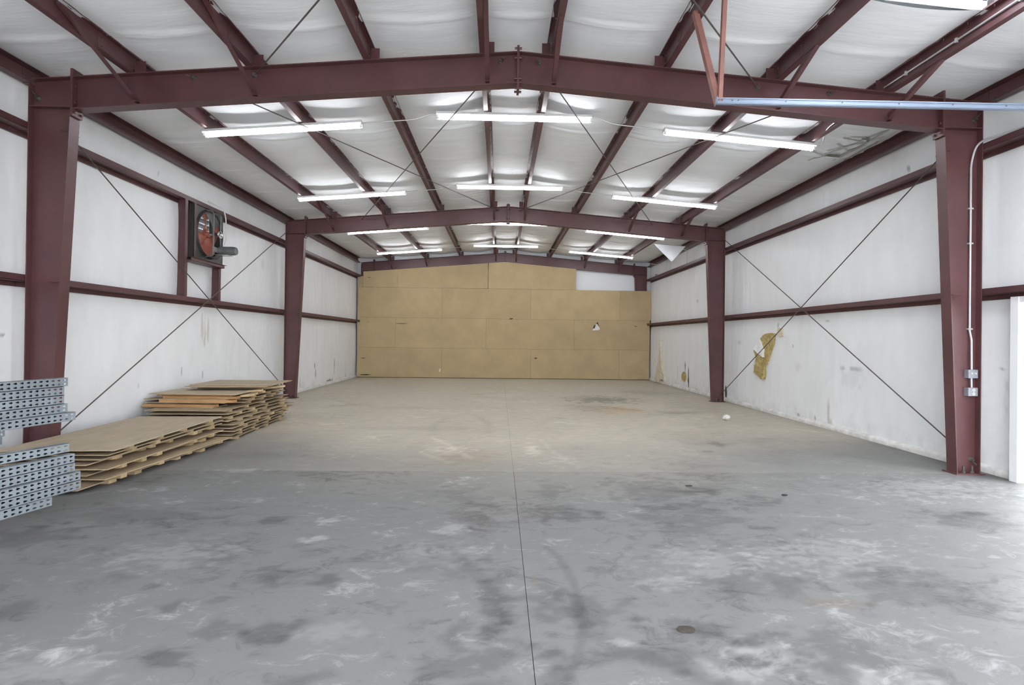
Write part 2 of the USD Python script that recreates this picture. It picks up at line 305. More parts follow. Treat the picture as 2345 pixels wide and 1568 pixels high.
for k, (a, b) in enumerate(zip(SEAMS[:-1], SEAMS[1:])):
    ys = np.sort(np.concatenate([np.linspace(a - 0.02, b + 0.02, 30), np.linspace(b - .16, b, 10)]))
    if a < SKYL[2] < b: ys = np.sort(np.append(ys, SKYL[2]))
    X, Y = np.meshgrid(xs, ys, indexing='ij'); U = np.clip((Y - a) / (b - a), 0, 1)
    Z = zin(X, U, k) + 0.006 * (k % 2)
    P = np.stack([X, Y, Z], -1)
    Z = Z + 0.018 * (meshkit.fbm(P * np.array([1.2, 7.5, 1.0]), 3, 20 + k) - 0.5) + 0.02 * (meshkit.fbm(P * np.array([0.8, 1.6, 1.0]), 2, 50 + k) - 0.5)
    P[..., 2] = Z
    xc, yc = (X[:-1, :-1] + X[1:, 1:]) / 2, (Y[:-1, :-1] + Y[1:, 1:]) / 2
    part(ce, 'insulation_strip', MB().grid(P, ~((xc > SKYL[0]) & (xc < SKYL[1]) & (yc < SKYL[2]))), M['vinyl'], smooth=True)
def slope_slab(x0, x1, y0, y1, z, t):
    c = [(x0 + x1) / 2, (y0 + y1) / 2, zr((x0 + x1) / 2) + z]; s = -1 if x0 >= 0 else 1
    ex = np.array([1, 0, s * SL]); L = np.linalg.norm(ex); ex /= L
    return MB().obox(c, [ex, [0, 1, 0], np.cross(ex, [0, 1, 0])], [(x1 - x0) * L / 2, (y1 - y0) / 2, t / 2])
for q in [(-6.2, 0, YF, YB), (0, SKYL[0], YF, YB), (SKYL[1], 6.2, YF, YB), (SKYL[0], SKYL[1], SKYL[2], YB)]:
    part(ce, 'roof_sheet', slope_slab(*q, 0.30, 0.02), M['roof_metal'])
part(ce, 'skylight_panel', slope_slab(SKYL[0], SKYL[1], YF, SKYL[2], 0.30, 0.004), M['skylight'], label='translucent white skylight panel')
mb = MB().bar((SKYL[0], SKYL[2] + 0.01, zr(SKYL[0]) + .25), (SKYL[1], SKYL[2] + 0.01, zr(SKYL[1]) + .25), 0.02, 0.11)
part(ce, 'skylight_curb', mb, M['white_paint'])
# repair tape on the roof insulation by the right eave
def on_ceiling(x, y, off=0.012):
    k = max(i for i, s in enumerate(SEAMS) if s <= y); u = (y - SEAMS[k]) / (SEAMS[k + 1] - SEAMS[k])
    return float(zin(x, u, k)) - off
def tape(x0, y0, x1, y1, w, m='tape', name='repair_tape'):
    n = 14; T = np.linspace(0, 1, n); d = np.array([x1 - x0, y1 - y0]); nn = np.array([-d[1], d[0]]) / np.linalg.norm(d) * w / 2
    P = np.zeros((n, 2, 3))
    for i, t in enumerate(T):
        for j, s in enumerate((-1, 1)):
            x, y = x0 + d[0] * t + s * nn[0], y0 + d[1] * t + s * nn[1]; P[i, j] = [x, y, on_ceiling(x, y, 0.02)]
    part(ce, name, MB().grid(P), M[m], smooth=True)
TAPES = [(5.27, 9.31, 5.59, 7.86, 0.03), (5.19, 8.21, 5.49, 8.26, 0.03), (5.26, 8.14, 5.49, 8.12, 0.03), (5.24, 8.44, 5.64, 8.72, 0.035), (5.31, 8.89, 5.56, 8.85, 0.03), (5.0, 8.82, 5.4, 9.01, 0.025), (5.27, 8.77, 5.57, 8.31, 0.03), (5.64, 8.94, 5.68, 8.41, 0.04), (5.67, 9.22, 5.62, 7.8, 0.03), (5.54, 8.4, 5.73, 8.05, 0.03), (5.62, 8.97, 5.62, 8.6, 0.03), (5.84, 9.17, 5.79, 8.27, 0.03)]
for q in TAPES: tape(*q)
for q in [(5.37, 8.95, 5.63, 8.97), (5.45, 8.14, 5.57, 8.16), (5.59, 8.25, 5.63, 8.22)]: tape(*q, .08, m='stained_facing', name='torn_patch')
# fallen flap of facing near the right eave of the far bay, and a small tab by the left eave
n = 9; P = np.zeros((n, n, 3)); A, Bq, Cq = np.array([4.60, 16.5, 4.66]), np.array([5.14, 16.38, 4.10]), np.array([5.62, 16.5, 4.60])
for i, s in enumerate(np.linspace(0, 1, n)):
    for j, t in enumerate(np.linspace(0, 1, n)):
        P[i, j] = (A * (1 - t) + Cq * t) * (1 - s) + s * Bq + np.array([0, 0.06 * math.sin(3 * t + 2 * s), 0.03 * s * (1 - s)])
part(ce, 'hanging_flap', MB().grid(P), M['vinyl'], smooth=True, label='loose triangular flap of facing hanging down near the right eave')
mb = MB(); P = np.array([[[-5.93, 10.35, 4.88], [-5.93, 10.75, 4.88]], [[-5.80, 10.37, 4.80], [-5.70, 10.72, 4.86]]]); mb.grid(P)
part(ce, 'loose_tab', mb, M['vinyl'])

# walls
WM = {1: [('d', 9.86, 0.34, .05, .24, .35), ('d', 9.80, 0.12, .06, .1, .3), ('g', 9.2, 1.17, .26, .035, .35), ('g', 9.2, 1.0, .28, .2, .12), ('g', 10.9, 1.15, .16, .1, .14), ('k', 17.62, .75, .035, .2, .95), ('k', 17.31, .42, .05, .42, .95), ('k', 11.72, 2.0, .03, .05, .6), ('k', 10.9, .12, .05, .05, .7), ('k', 10.3, .14, .035, .05, .8), ('k', 14.42, .22, .08, .17, .95), ('k', 11.1, 1.55, .02, .03, .7), ('g', 12.3, .85, .12, .04, .35), ('g', 13.6, 1.6, .12, .06, .2), ('k', 9.95, 2.05, .09, .02, .5), ('g', 6.4, 1.33, .04, .03, .5), ('g', 6.35, .95, .03, .3, .3), ('g', 18.4, .5, .02, .3, .5), ('k', 16.6, 2.9, .05, .03, .6), ('k', 16.6, .05, .2, .06, .5), ('k', 19.9, .1, .22, .1, .95), ('k', 7.95, 4.30, .03, .04, .8), ('g', 15.6, 3.0, .04, .2, .3), ('p', 15.1, 1.6, .03, .3, .35)],
      -1: [('d', 10.62, 1.78, .035, .3, .33), ('d', 10.72, 1.72, .03, .34, .3), ('d', 10.83, 1.72, .04, .28, .33), ('d', 10.7, 1.5, .04, .1, .25), ('k', 10.65, .85, .02, .09, .7), ('k', 9.95, .97, .02, .08, .6), ('k', 8.8, .8, .015, .04, .6), ('k', 17.0, .7, .03, .1, .8), ('k', 17.1, .45, .03, .15, .8), ('k', 19.0, .6, .04, .25, .6), ('k', 18.5, .12, .3, .05, .7), ('g', 13.2, 3.4, .1, .1, .12), ('g', 6.4, 1.6, .02, .02, .6), ('g', 9.2, 4.35, .02, .04, .5), ('g', 20.4, .3, .03, .3, .4), ('g', 15.8, .35, .03, .2, .4)]}
def wall_col(Y, Z, side):
    p = np.stack([Y, Z, 0 * Y], -1); w = meshkit.fbm(p * np.array([9.0, 6, 1]), 4, 11 + side) - 0.5; v = meshkit.fbm(p * np.array([5.0, 0.7, 1]), 4, 21 + side) - 0.5
    C = np.ones(Y.shape + (3,)) * (1 - 0.035 * np.clip(v, -.3, .5))[..., None]
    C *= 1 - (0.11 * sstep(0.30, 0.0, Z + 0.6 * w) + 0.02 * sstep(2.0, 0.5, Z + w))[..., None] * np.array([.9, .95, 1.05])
    for k, y, z, a, b, s in WM[side]:
        s = s * (.75 if k == 'k' and a * b < .003 else 1)
        d = np.sqrt(((Y - y) / a) ** 2 + ((Z - z) / b) ** 2) * 0.9 + w * (1.0 if k in 'kd' else 1.6)
        m = (sstep(1.1, 0.6 if k in 'kd' else 0.3, d) * s)[..., None]
        C *= 1 - m * {'d': np.array([.7, .8, 1.0]), 'g': np.ones(3) * .9, 'k': np.array([1, 1, 1.0]), 'p': np.array([.2, .7, .7])}[k]
    return np.clip(C, 0.02, 1.1)
FAN = (10.02, 11.00, 3.10, 4.08)
def wall_panels(t, side, edges):
    for k, (a, b) in enumerate(zip(edges[:-1], edges[1:])):
        ny = int((b - a) / 0.032) + 2
        ys = np.linspace(a - .012, b + .012, ny); zs = np.concatenate([np.concatenate([np.arange(0.0, 2.2, 0.034), np.arange(2.2, 4.84, 0.07)]), [4.87]])
        Y, Z = np.meshgrid(ys, zs, indexing='ij'); U = np.clip((Y - a) / (b - a), 0, 1)
        zz = np.minimum(np.minimum(abs(Z - 2.2), abs(Z - 4.06)), np.minimum(abs(Z), abs(Z - 4.87)))
        p = np.stack([Y, Z, 0 * Y], -1)
        pil = 0.022 * (1 - np.exp(-zz / 0.25)) * (0.45 + 0.55 * np.sin(math.pi * U)) + np.sin(math.pi * U) ** .6 * (0.02 * (meshkit.fbm(p * np.array([2.2, 0.8, 1]), 3, 60 + k + 7 * side) - .5) + 0.008 * (meshkit.fbm(p * np.array([9, 2.0, 1]), 2, 80 + k) - .5))
        X = side * (WALL - pil)
        yc, zc = (Y[:-1, :-1] + Y[1:, 1:]) / 2, (Z[:-1, :-1] + Z[1:, 1:]) / 2
        keep = ~((yc > FAN[0]) & (yc < FAN[1]) & (zc > FAN[2]) & (zc < FAN[3])) if side < 0 else np.ones(yc.shape, bool)
        mb = MB().grid(np.stack([X, Y, Z], -1), keep)
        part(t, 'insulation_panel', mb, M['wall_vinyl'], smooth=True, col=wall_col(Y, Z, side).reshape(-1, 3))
base = [9.0 + 1.83 * i for i in range(-2, 8)]
wl = thing('wall_left', 'left wall of white vinyl faced insulation behind red girts', kind='structure')
wall_panels(wl, -1, [YF, 1.68, 3.51] + base[:-1] + [YB])
for q in [(YF, 10.0, 0, 4.95), (11.02, YB, 0, 4.95), (10.0, 11.02, 0, 3.08), (10.0, 11.02, 4.10, 4.95)]:
    part(wl, 'outer_sheet', MB().box(-6.17, -6.15, *q[:2], *q[2:]), M['roof_metal'])
wr = thing('wall_right', 'right wall of white vinyl faced insulation behind red girts', kind='structure')
wall_panels(wr, 1, [6.12] + base[1:-1] + [YB])
OD, WD = (3.1, 4.95), (5.28, 6.12)           # overhead door opening, its unseen width cut to dim daylight; walk door opening
for q in [(YF, OD[0], 0, 4.95), (*OD, 3.95, 4.95), (OD[1], WD[0], 0, 4.95), (*WD, 2.16, 4.95)]:
    part(wr, 'plain_panel', MB().box(6.05, 6.17, *q[:2], *q[2:]), M['white_paint'])
part(wr, 'outer_sheet', MB().box(6.15, 6.17, WD[1], YB, 0, 4.95), M['roof_metal'])
# torn facing on the right wall
def patch(t, name, m, pts, thick, bulge, label=None, side=1, seed=0, nz=None):
    poly = sg.Polygon(pts); ya, za, yb, zb = poly.bounds; st = max((yb - ya), (zb - za)) / 64
    ys, zs = np.arange(ya, yb + st, st), np.arange(za, zb + st, st); Y, Z = np.meshgrid(ys, zs, indexing='ij')
    p = np.stack([Y, Z, 0 * Y], -1); Xo = thick + bulge * meshkit.fbm(p * 6, 4, seed)
    keep = np.array([[poly.contains(sg.Point((ys[i] + ys[i + 1]) / 2, (zs[j] + zs[j + 1]) / 2)) for j in range(len(zs) - 1)] for i in range(len(ys) - 1)])
    V = np.stack([side * (WALL - Xo), Y, Z], -1); ed = np.stack([side * (WALL - 0 * Xo), Y, Z], -1)
    mb = MB().grid(V, keep); a, b = Y.shape
    i = np.arange(a * b).reshape(a, b); v = np.vstack([V.reshape(-1, 3), ed.reshape(-1, 3)]); n0 = a * b; f = []
    K = np.pad(keep, 1)
    for r in range(a - 1):
        for c in range(b - 1):
            if keep[r, c]:
                q = [i[r, c], i[r + 1, c], i[r + 1, c + 1], i[r, c + 1]]
                for (e0, e1), nb in zip(((0, 1), (1, 2), (2, 3), (3, 0)), (K[r + 1, c], K[r + 2, c + 1], K[r + 1, c + 2], K[r, c + 1])):
                    if not nb: f.append([q[e0], q[e1], q[e1] + n0, q[e0] + n0])
    mb.add(v, f); part(t, name, mb, m, smooth=40, label=label)
patch(wr, 'torn_insulation', M['yellow_wool'], [(12.42, 1.70), (12.33, 1.78), (12.05, 1.83), (11.80, 1.82), (11.82, 1.6), (12.0, 1.35), (12.10, 1.17), (12.2, 1.2), (12.19, 1.45), (12.32, 1.55)], .045, .05, 'upper yellow patch of torn fiberglass', seed=1)
patch(wr, 'torn_insulation', M['yellow_wool'], [(12.72, 1.43), (12.55, 1.36), (12.2, 1.24), (12.12, 1.12), (12.22, 1.05), (12.2, 0.86), (12.29, 0.75), (12.42, 0.78), (12.68, 0.88), (12.70, 1.06), (12.60, 1.1), (12.62, 1.28)], .05, .07, 'lower yellow patch of torn fiberglass hanging down', seed=2)
patch(wr, 'torn_insulation', M['cream_paper'], [(11.66, 1.94), (11.50, 1.93), (11.45, 1.76), (11.58, 1.74), (11.70, 1.77)], .04, .03, 'small torn corner of facing', seed=3)
patch(wr, 'torn_facing', M['white_paint'], [(12.66, 1.45), (12.42, 1.68), (12.33, 1.6), (12.21, 1.45), (12.19, 1.27), (12.4, 1.34)], .11, .03, 'white flap of facing folded back', seed=4)
patch(wr, 'torn_facing', M['cream_paper'], [(20.86, 0.02), (20.6, 0.4), (20.3, 1.1), (20.18, 1.62), (20.05, 1.0), (19.75, 0.3), (19.62, 0.05), (19.8, 0.17), (20.1, 0.16), (20.3, 0.03)], .06, .10, 'tall cream tear of facing curling off the far end of the wall', seed=5)
patch(wr, 'torn_insulation', M['yellow_wool'], [(17.66, 0.6), (17.53, 0.55), (17.48, 0.4), (17.6, 0.28), (17.8, 0.32), (17.82, 0.48)], .04, .05, 'small yellow tuft of fiberglass', seed=6)
for side, nm, y0 in ((-1, 'baseboard_left', YF), (1, 'baseboard_right', 6.21)):
    ys = np.arange(y0, YB, 0.12); prof = np.array([[0.0, 0.10], [0.045, 0.085], [0.062, 0.05], [0.06, 0.0]])
    P = np.zeros((len(ys), 4, 3))
    for j in range(4):
        nz = meshkit.fbm(np.stack([ys * 2.5, 0 * ys + j, 0 * ys], -1), 3, 40) - .5
        P[:, j] = np.stack([side * (WALL - prof[j, 0] - 0.03 * nz * (j in (1, 2))), ys, np.maximum(prof[j, 1] + 0.03 * nz * (j < 2), 0)], -1)
    t = thing(nm, ('left' if side < 0 else 'right') + ' wall base, a rolled white vinyl edge on the slab', kind='structure')
    part(t, 'base_roll', MB().grid(P), M['trim_vinyl'], smooth=True)
wf = thing('wall_front', 'unseen front wall behind the camera, its door opening widened for more daylight', kind='structure')
for q in [(-6.17, -3.6, 0, 5.3), (3.6, 6.17, 0, 5.3), (-3.6, 3.6, 4.4, 5.3)]:  # door opening made larger to light the front frame
    part(wf, 'plain_panel', MB().box(q[0], q[1], YF - 0.1, YF, q[2], q[3]), M['white_paint'])
wb = thing('wall_back', 'back wall sheathed in tan boards nailed up in staggered rows', kind='structure')
part(wb, 'end_insulation', MB().box(-6.15, 6.15, YB, YB + 0.05, 0, 5.4), M['vinyl'], label='white insulated end wall behind the boards')
BY = 21.700
def board(x0, x1, z0, z1, top=None):
    g = 0.0028; y = BY + RNG.uniform(-.005, .005)
    z1b = z1 if top is None else top
    mb = MB().ext([(x0 + g, z0 + g), (x1 - g, z0 + g), (x1 - g, (z1 if top is None else top(x1)) - g)] + ([] if top is None or x0 * x1 > 0 else [(0, top(0) - g)]) + [(x0 + g, (z1 if top is None else top(x0)) - g)], 0.018, lambda v: np.stack([v[:, 0], y + 0.018 - v[:, 2], v[:, 1]], -1))
    part(wb, 'board', mb, M['board'], smooth=False)
for x0, x1 in [(-5.955, -2.54), (-2.54, 1.10), (1.10, 4.72), (4.72, 5.975)]: board(x0, x1, 0.02, 1.22)
for x0, x1 in [(-5.965, -4.42), (-4.42, -0.75), (-0.75, 2.86), (2.86, 5.98)]: board(x0, x1, 1.22, 2.44)
for x0, x1 in [(-5.955, -2.55), (-2.55, 1.07), (1.07, 4.74), (4.74, 6.03)]: board(x0, x1, 2.44, 3.665)
topz = lambda x: zr(x) - DR + 0.0
for x0, x1 in [(-5.75, -4.34), (-4.34, -0.695), (-0.68, 2.92)]: board(x0, x1, 3.665, 0, topz)
board(-5.95, -5.75, 3.665, 4.10)
part(wb, 'backing', MB().box(-5.94, 5.96, BY + .026, BY + .028, .02, 3.66), M['board_dark'])  # dark sheet added behind the boards to shade their joints
part(wb, 'sill_strip', MB().box(-5.95, 5.97, BY - 0.005, BY + 0.03, 0.0, 0.02), M['board_dark'])
def disc(cx, cz, pts, m, name, label, dy):
    part(wb, name, MB().ext([(cx + a, cz + b) for a, b in pts], 0.004, lambda v: np.stack([v[:, 0], BY - dy - v[:, 2], v[:, 1]], -1)), m, smooth=False, label=label)
disc(3.78, 2.16, [(-.17, -.08), (-.05, .02), (.0, .17), (.04, .2), (.1, .05), (.05, -.1), (-.1, -.13)], M['dark_hole'], 'torn_hole', 'dark torn hole in a board', .008)
disc(3.78, 2.16, [(-.17, -.1), (-.07, -.02), (.0, .14), (.03, .12), (.10, .0), (.14, -.08), (.08, -.13), (-.14, -.15)], M['trim_vinyl'], 'torn_flap', 'white scrap hanging in the torn hole', .013)
disc(3.70, 2.17, [(-.06, -.06), (-.02, .07), (.02, .06), (.0, -.06)], M['dark_hole'], 'torn_hole', None, .018)
for cx, cz, w, h in [(0.28, 2.45, .08, .03), (-2.6, .32, .05, .08), (1.3, .85, .06, .03), (-4.15, 2.2, .28, .012), (5.4, 2.2, .06, .012), (-5.5, 4.05, .06, .012), (-5.7, .78, .1, .015), (-5.6, .11, .25, .025)]:
    disc(cx, cz, [(-w, -h * .6), (w * .2, -h), (w, h * .3), (w * .1, h), (-w * .8, h * .5)], M['board_dark'] if w > .05 else M['cream_paper'], 'scar', None, .008)
gr = thing('ground', 'concrete apron outside the building', kind='structure')
part(gr, 'apron', MB().box(-60, 60, -60, 60, -0.4, -0.09), M['concrete_out'])
d1 = thing('door_1', 'open walk door with a white frame in the right wall', loc=(6.0, 5.7, 0), kind='structure')
part(d1, 'jamb', MB().box(5.93, 6.16, 6.105, 6.20, 0, 2.20), M['white_paint']); part(d1, 'jamb', MB().box(5.95, 6.16, 5.20, 5.28, 0, 2.20), M['white_paint'])
part(d1, 'header', MB().box(5.95, 6.16, 5.28, 6.105, 2.13, 2.20), M['white_paint'])

# ================================================================ STEEL FRAME
PLACE = ['front', 'middle', 'back']
R = M['steel_red']
def hexbolt(mb, p, ax, r=0.013, h=0.014): return mb.cyl(np.asarray(p), np.asarray(p) + np.asarray(ax, float) * h, r, 6)
# column, built for the left front position: outer flange's face at x = 0, room towards +x
c0 = thing('steel_column', 'dark red steel column, left of the front frame, behind the grey posts', 'column', (-WO, D, 0))
L = lambda name, mb, m=R, **k: part(c0, name, mb, m, local=True, **k)
tin = lambda z: 0.30 + 0.0447 * z
L('outer_flange', MB().box(0, .012, -.076, .076, .015, 4.62))
L('inner_flange', MB().bar((tin(.015) - .006, 0, .015), (tin(4.25) - .006, 0, 4.25), .152, .012, up=(1, 0, 0)))
XY = lambda y: (lambda v: np.stack([v[:, 0], y + v[:, 2], v[:, 1]], -1))
L('web', MB().ext([(.01, .015), (tin(0) - .008, .015), (tin(4.25) - .008, 4.25), (.49, 4.25), (.49, HE + .49 * SL - .01), (.01, HE - .01)], .008, XY(-.004)))
L('cap_plate', MB().bar((0, 0, HE - .006), (.492, 0, HE + .492 * SL - .006), .152, .012))
L('stiffener', MB().box(.012, .49, -.076, .076, 4.335, 4.347))
L('knee_plate', MB().box(.492, .506, -.08, .08, 4.235, 4.80))
L('base_plate', MB().box(-.03, .335, -.11, .11, 0, .016))
for y in (-.055, .055):
    for x in (.09, .20):
        mb = MB().cyl((x, y, .016), (x, y, .10), .011, 8); hexbolt(mb, (x, y, .016), (0, 0, 1), .021, .022); L('anchor_bolt', mb, M['washer'])
for z, w in ((2.24, .10), (4.05, .085)):
    a = .0 if z < 3 else .35
    for e in (-1, 1):
        ax = [[math.cos(a), 0, -math.sin(a)], [0, 1, 0], [math.sin(a), 0, math.cos(a)]]
        L('brace_clip', MB().obox((tin(z) - .055, e * .055, z), ax, [w / 2, .05, .003]).obox((tin(z) - .055, e * .055, z), ax, [w / 2, .003, .03]))
mb = MB()
for z in (4.28, 4.36, 4.62, 4.76):
    for y in (-.05, .05): hexbolt(mb, (.492, y, z), (-1, 0, 0))
L('knee_bolts', mb, R, kind='stuff')
cl = 'dark red steel column, %s of the %s frame, %s'
dup(c0, cl % ('right', 'front', 'with two grey electrical boxes'), 'column', (WO, D, 0), 180)
dup(c0, cl % ('left', 'middle', 'by the plywood piles'), 'column', (-WO, D + BAY, 0))
dup(c0, cl % ('right', 'middle', 'near torn yellow insulation'), 'column', (WO, D + BAY, 0), 180)
dup(c0, cl % ('left', 'back', 'behind tan boards'), 'column', (-WO, D + 2 * BAY, 0))
dup(c0, cl % ('right', 'back', 'showing above tan boards'), 'column', (WO, D + 2 * BAY, 0), 180)
# rafter, left half: x from the column's outer face to the ridge, z from the rafter's top there
r0 = thing('rafter', 'left half of the dark red roof rafter nearest the camera', 'rafter', (-WO, D, HE))
L = lambda name, mb, m=R, **k: part(r0, name, mb, m, local=True, **k)
xa, xb = .520, WO - .014
L('top_flange', MB().bar((xa, 0, xa * SL - .006), (xb, 0, xb * SL - .006), .152, .012))
L('bottom_flange', MB().bar((xa, 0, xa * SL - DR), (xb, 0, xb * SL - DR), .152, .012))
L('web', MB().ext([(xa, xa * SL - DR), (xb, xb * SL - DR), (xb, xb * SL - .006), (xa, xa * SL - .006)], .007, XY(-.0035)))
L('knee_plate', MB().box(.506, .520, -.08, .08, 4.235 - HE, 4.80 - HE))
L('ridge_plate', MB().box(WO - .014, WO - .0005, -.08, .08, xb * SL - DR - .09, xb * SL + .07))
mb = MB()
for z in (-DR - .06, -DR + .06, -.07, .045):
    for y in (-.05, .05): hexbolt(mb, (WO - .014, y, xb * SL + z), (-1, 0, 0), .014, .03)
for z in (4.28, 4.40, 4.60, 4.76):
    for y in (-.05, .05): hexbolt(mb, (.520, y, z - HE), (1, 0, 0), .014, .022)
L('plate_bolts', mb, R, kind='stuff')
for x in PX: L('purlin_clip', MB().box(WO - x + .012, WO - x + .115, -.003, .003, (WO - x) * SL, (WO - x) * SL + .175))
for k in range(3):
    for s, nm in ((-1, 'left'), (1, 'right')):
        if k == 0 and s < 0: continue
        dup(r0, f'{nm} half of the dark red roof rafter ' + ('nearest the camera', 'across the middle of the hall', 'just above the tan boards')[k], 'rafter', (s * WO, D + k * BAY, HE), 180 if s > 0 else 0)
# purlins (Z sections), bottom of the web at the origin
BAYN = ['near bay', 'middle bay', 'far bay']
ORD = ['nearest the ridge', 'second from the ridge', 'third from the ridge', 'nearest the eave']
def zsec(mb, L, w=.064, h=.203, t=.003, y0=0):
    mb.box(-t / 2, t / 2, y0, L, 0, h); mb.box(-w, 0, y0, L, 0, t); mb.box(-w, -w + t, y0, L, t, .02); mb.box(0, w, y0, L, h - t, h); mb.box(w - t, w, y0, L, h - .02, h - t); return mb
pu = None
for k in range(3):
    for i, x in enumerate(PX):
        for s, nm in ((-1, 'left'), (1, 'right')):
            lab = f'dark red roof purlin {ORD[i]}, {nm} slope, {BAYN[k]}'
            loc = (s * x, D + (k - 1) * BAY + (0.003 if s < 0 else BAY - 0.003), zr(x))
            if pu is None:
                pu = thing('roof_purlin', lab, 'purlin', loc, 0, -SLA)
                part(pu, 'z_section', zsec(MB(), BAY - .006), R, local=True)
                for ya, yb in ((0.0, .62), (BAY - .62, BAY - .006)): part(pu, 'lap_plate', MB().box(.0015, .006, ya, yb, .012, .19), R, local=True)
                for yy in (.06, .56, BAY - .56, BAY - .06):
                    mb = MB()
                    for z in (.05, .15): hexbolt(mb, (.006, yy, z), (1, 0, 0), .010, .010)
                    part(pu, 'lap_bolts', mb, M['washer'], local=True)
                mb = MB()
                for q in np.arange(.9, BAY - .8, .30): mb.tube([(.03, q, .196), (.03, q, .170)], .0018, 4)
                part(pu, 'screw_tips', mb, M['outlet'], local=True, kind='stuff')
            else: dup(pu, lab, 'purlin', loc, 180 if s > 0 else 0, -SLA)
# eave struts
es = None
for k in range(3):
    for s, nm in ((-1, 'left'), (1, 'right')):
        lab = f'dark red eave strut atop the {nm} wall, {BAYN[k]}'
        loc = (s * 5.99, D + (k - 1) * BAY + (0.003 if s < 0 else BAY - 0.003), 4.655)
        if es is None:
            es = thing('eave_strut', lab, 'beam', loc)
            Lb = BAY - .006; mb = MB().box(0, .003, 0, Lb, 0, .19).box(0, .10, 0, Lb, 0, .003).box(.097, .10, 0, Lb, .003, .03)
            mb.bar((0, Lb / 2, .19), (.10, Lb / 2, .198), Lb, .003); part(es, 'c_section', mb, R, local=True)
            part(es, 'end_clip', MB().box(.003, .145, .0, .10, -.006, -.001), R, local=True)
        else: dup(es, lab, 'beam', loc, 180 if s > 0 else 0)
# girts: web level, inner flange up, outer flange down
HN = ['lower', 'upper']; gi = None
def girt_mesh(L): return MB().box(0, .18, 0, L, 0, .003).box(.177, .18, 0, L, 0, .075).box(.16, .177, 0, L, .072, .075).box(0, .012, 0, L, -.062, 0).box(0, .022, 0, L, -.062, -.059)
for k in range(3):
    for j, z in enumerate(GIRTS):
        for s, nm in ((-1, 'left'), (1, 'right')):
            lab = f'{HN[j]} dark red wall girt on the {nm} wall, {BAYN[k]}'
            if k == 0 and s > 0:
                y0 = 5.2 if j == 0 else 0.2
                g = thing('wall_girt', lab, 'girt', (6.04, D - .003, z), 180); part(g, 'z_section', girt_mesh(D - y0), R, local=True); continue
            loc = (s * 6.04, D + (k - 1) * BAY + (0.003 if s < 0 else BAY - 0.003), z)
            if gi is None:
                gi = thing('wall_girt', lab, 'girt', loc); part(gi, 'z_section', girt_mesh(BAY - .006), R, local=True)
                part(gi, 'lap_plate', MB().box(.03, .17, 0.0, .45, -.005, -.0005), R, local=True); part(gi, 'lap_plate', MB().box(.03, .17, BAY - .45, BAY - .006, -.005, -.0005), R, local=True)
            else: dup(gi, lab, 'girt', loc, 180 if s > 0 else 0)
# flange braces
fb = None
PN = {0: 'ridge purlin', 2: 'third purlin from the ridge', 3: 'eave-side purlin'}
for k, far in ((0, 0), (0, 1), (1, 0), (2, 0)):
    for i in (0, 2, 3):
        for s, nm in ((-1, 'left'), (1, 'right')):
            x = PX[i]; lab = f'red angle brace, {PLACE[k]} rafter {"far" if far else "camera"} side, to {nm} {PN[i]}'
            loc = (s * x, D + k * BAY, zr(x)); rz = 180 if far else 0
            if fb is None:
                fb = thing('flange_brace', lab, 'brace', loc)
                part(fb, 'angle_bar', MB().angle((0.034, -.05, -DR + .07), (0.034, -1.18, .13), .052, .005), M['steel_red'], local=True)
                part(fb, 'end_tab', MB().box(.01, .06, -.056, -.004, -DR + .045, -DR + .05), R, local=True); mb = MB(); hexbolt(mb, (.034, -.06, -DR + .09), (0, -1, .3), .010, .012); part(fb, 'bolt', mb, R, local=True)
            else: dup(fb, lab, 'brace', (loc[0] + (0 if not far else 0.068), loc[1], loc[2]), rz)
# brace rods
def rod(label, a, b, group=None, tails=(1, 0), za=None):
    a, b = np.array(a, float), np.array(b, float); t = thing('brace_rod', label, 'brace rod', a)
    d = (b - a) / np.linalg.norm(b - a)
    a2 = a - d * (0.10 if tails[0] else -.01); b2 = b + d * (0.10 if tails[1] else 0.05)
    part(t, 'rod', MB().tube([a2, b2], 0.0085, 8), M['rod'])
    for q, sg_ in ((a, -1), (b, 1)):
        n = np.array([0, sg_, 0.0]); mb = MB().lathe([(0.0, .030), (.022, .030), (.03, .018), (.036, .0045)], q, n, 10)
        part(t, 'hillside_washer', mb, M['washer']); mb = MB(); hexbolt(mb, q + n * .03, d * sg_, .017, .02); part(t, 'nut', mb, M['washer'])
F1, F2 = D, D + BAY
rod('roof brace rod from the front rafter near the ridge to the middle-rafter left half', (-.224, F1, 5.05), (-3.887, F2, 4.74))
rod('roof brace rod from the front rafter near the ridge to the middle-rafter right half', (.263, F1, 5.05), (3.887, F2, 4.74))
rod('roof brace rod from the front-rafter left half to the middle rafter near the ridge', (-3.944, F1, 4.755), (-.255, F2, 5.05))
rod('roof brace rod from the front-rafter right half to the middle rafter near the ridge', (3.919, F1, 4.755), (.281, F2, 5.05))
rod('roof brace rod over the near floor, fixed to the front-rafter left half', (-3.22, F1, 4.81), (3.3, F1 - BAY, 4.80), tails=(0, 0))
rod('roof brace rod over the near floor, passing behind the door track hanger', (3.01, F1, 4.82), (-3.6, F1 - BAY, 4.86), tails=(0, 0))
for s, nm in ((-1, 'left'), (1, 'right')):
    rod(f'{nm} wall brace rod from front column top to middle column foot', (s * 5.795, F1, 4.463), (s * 5.77, F2, .17))
    rod(f'{nm} wall brace rod from front column foot to middle column top', (s * 5.785, F1, .17), (s * 5.76, F2, 4.46))

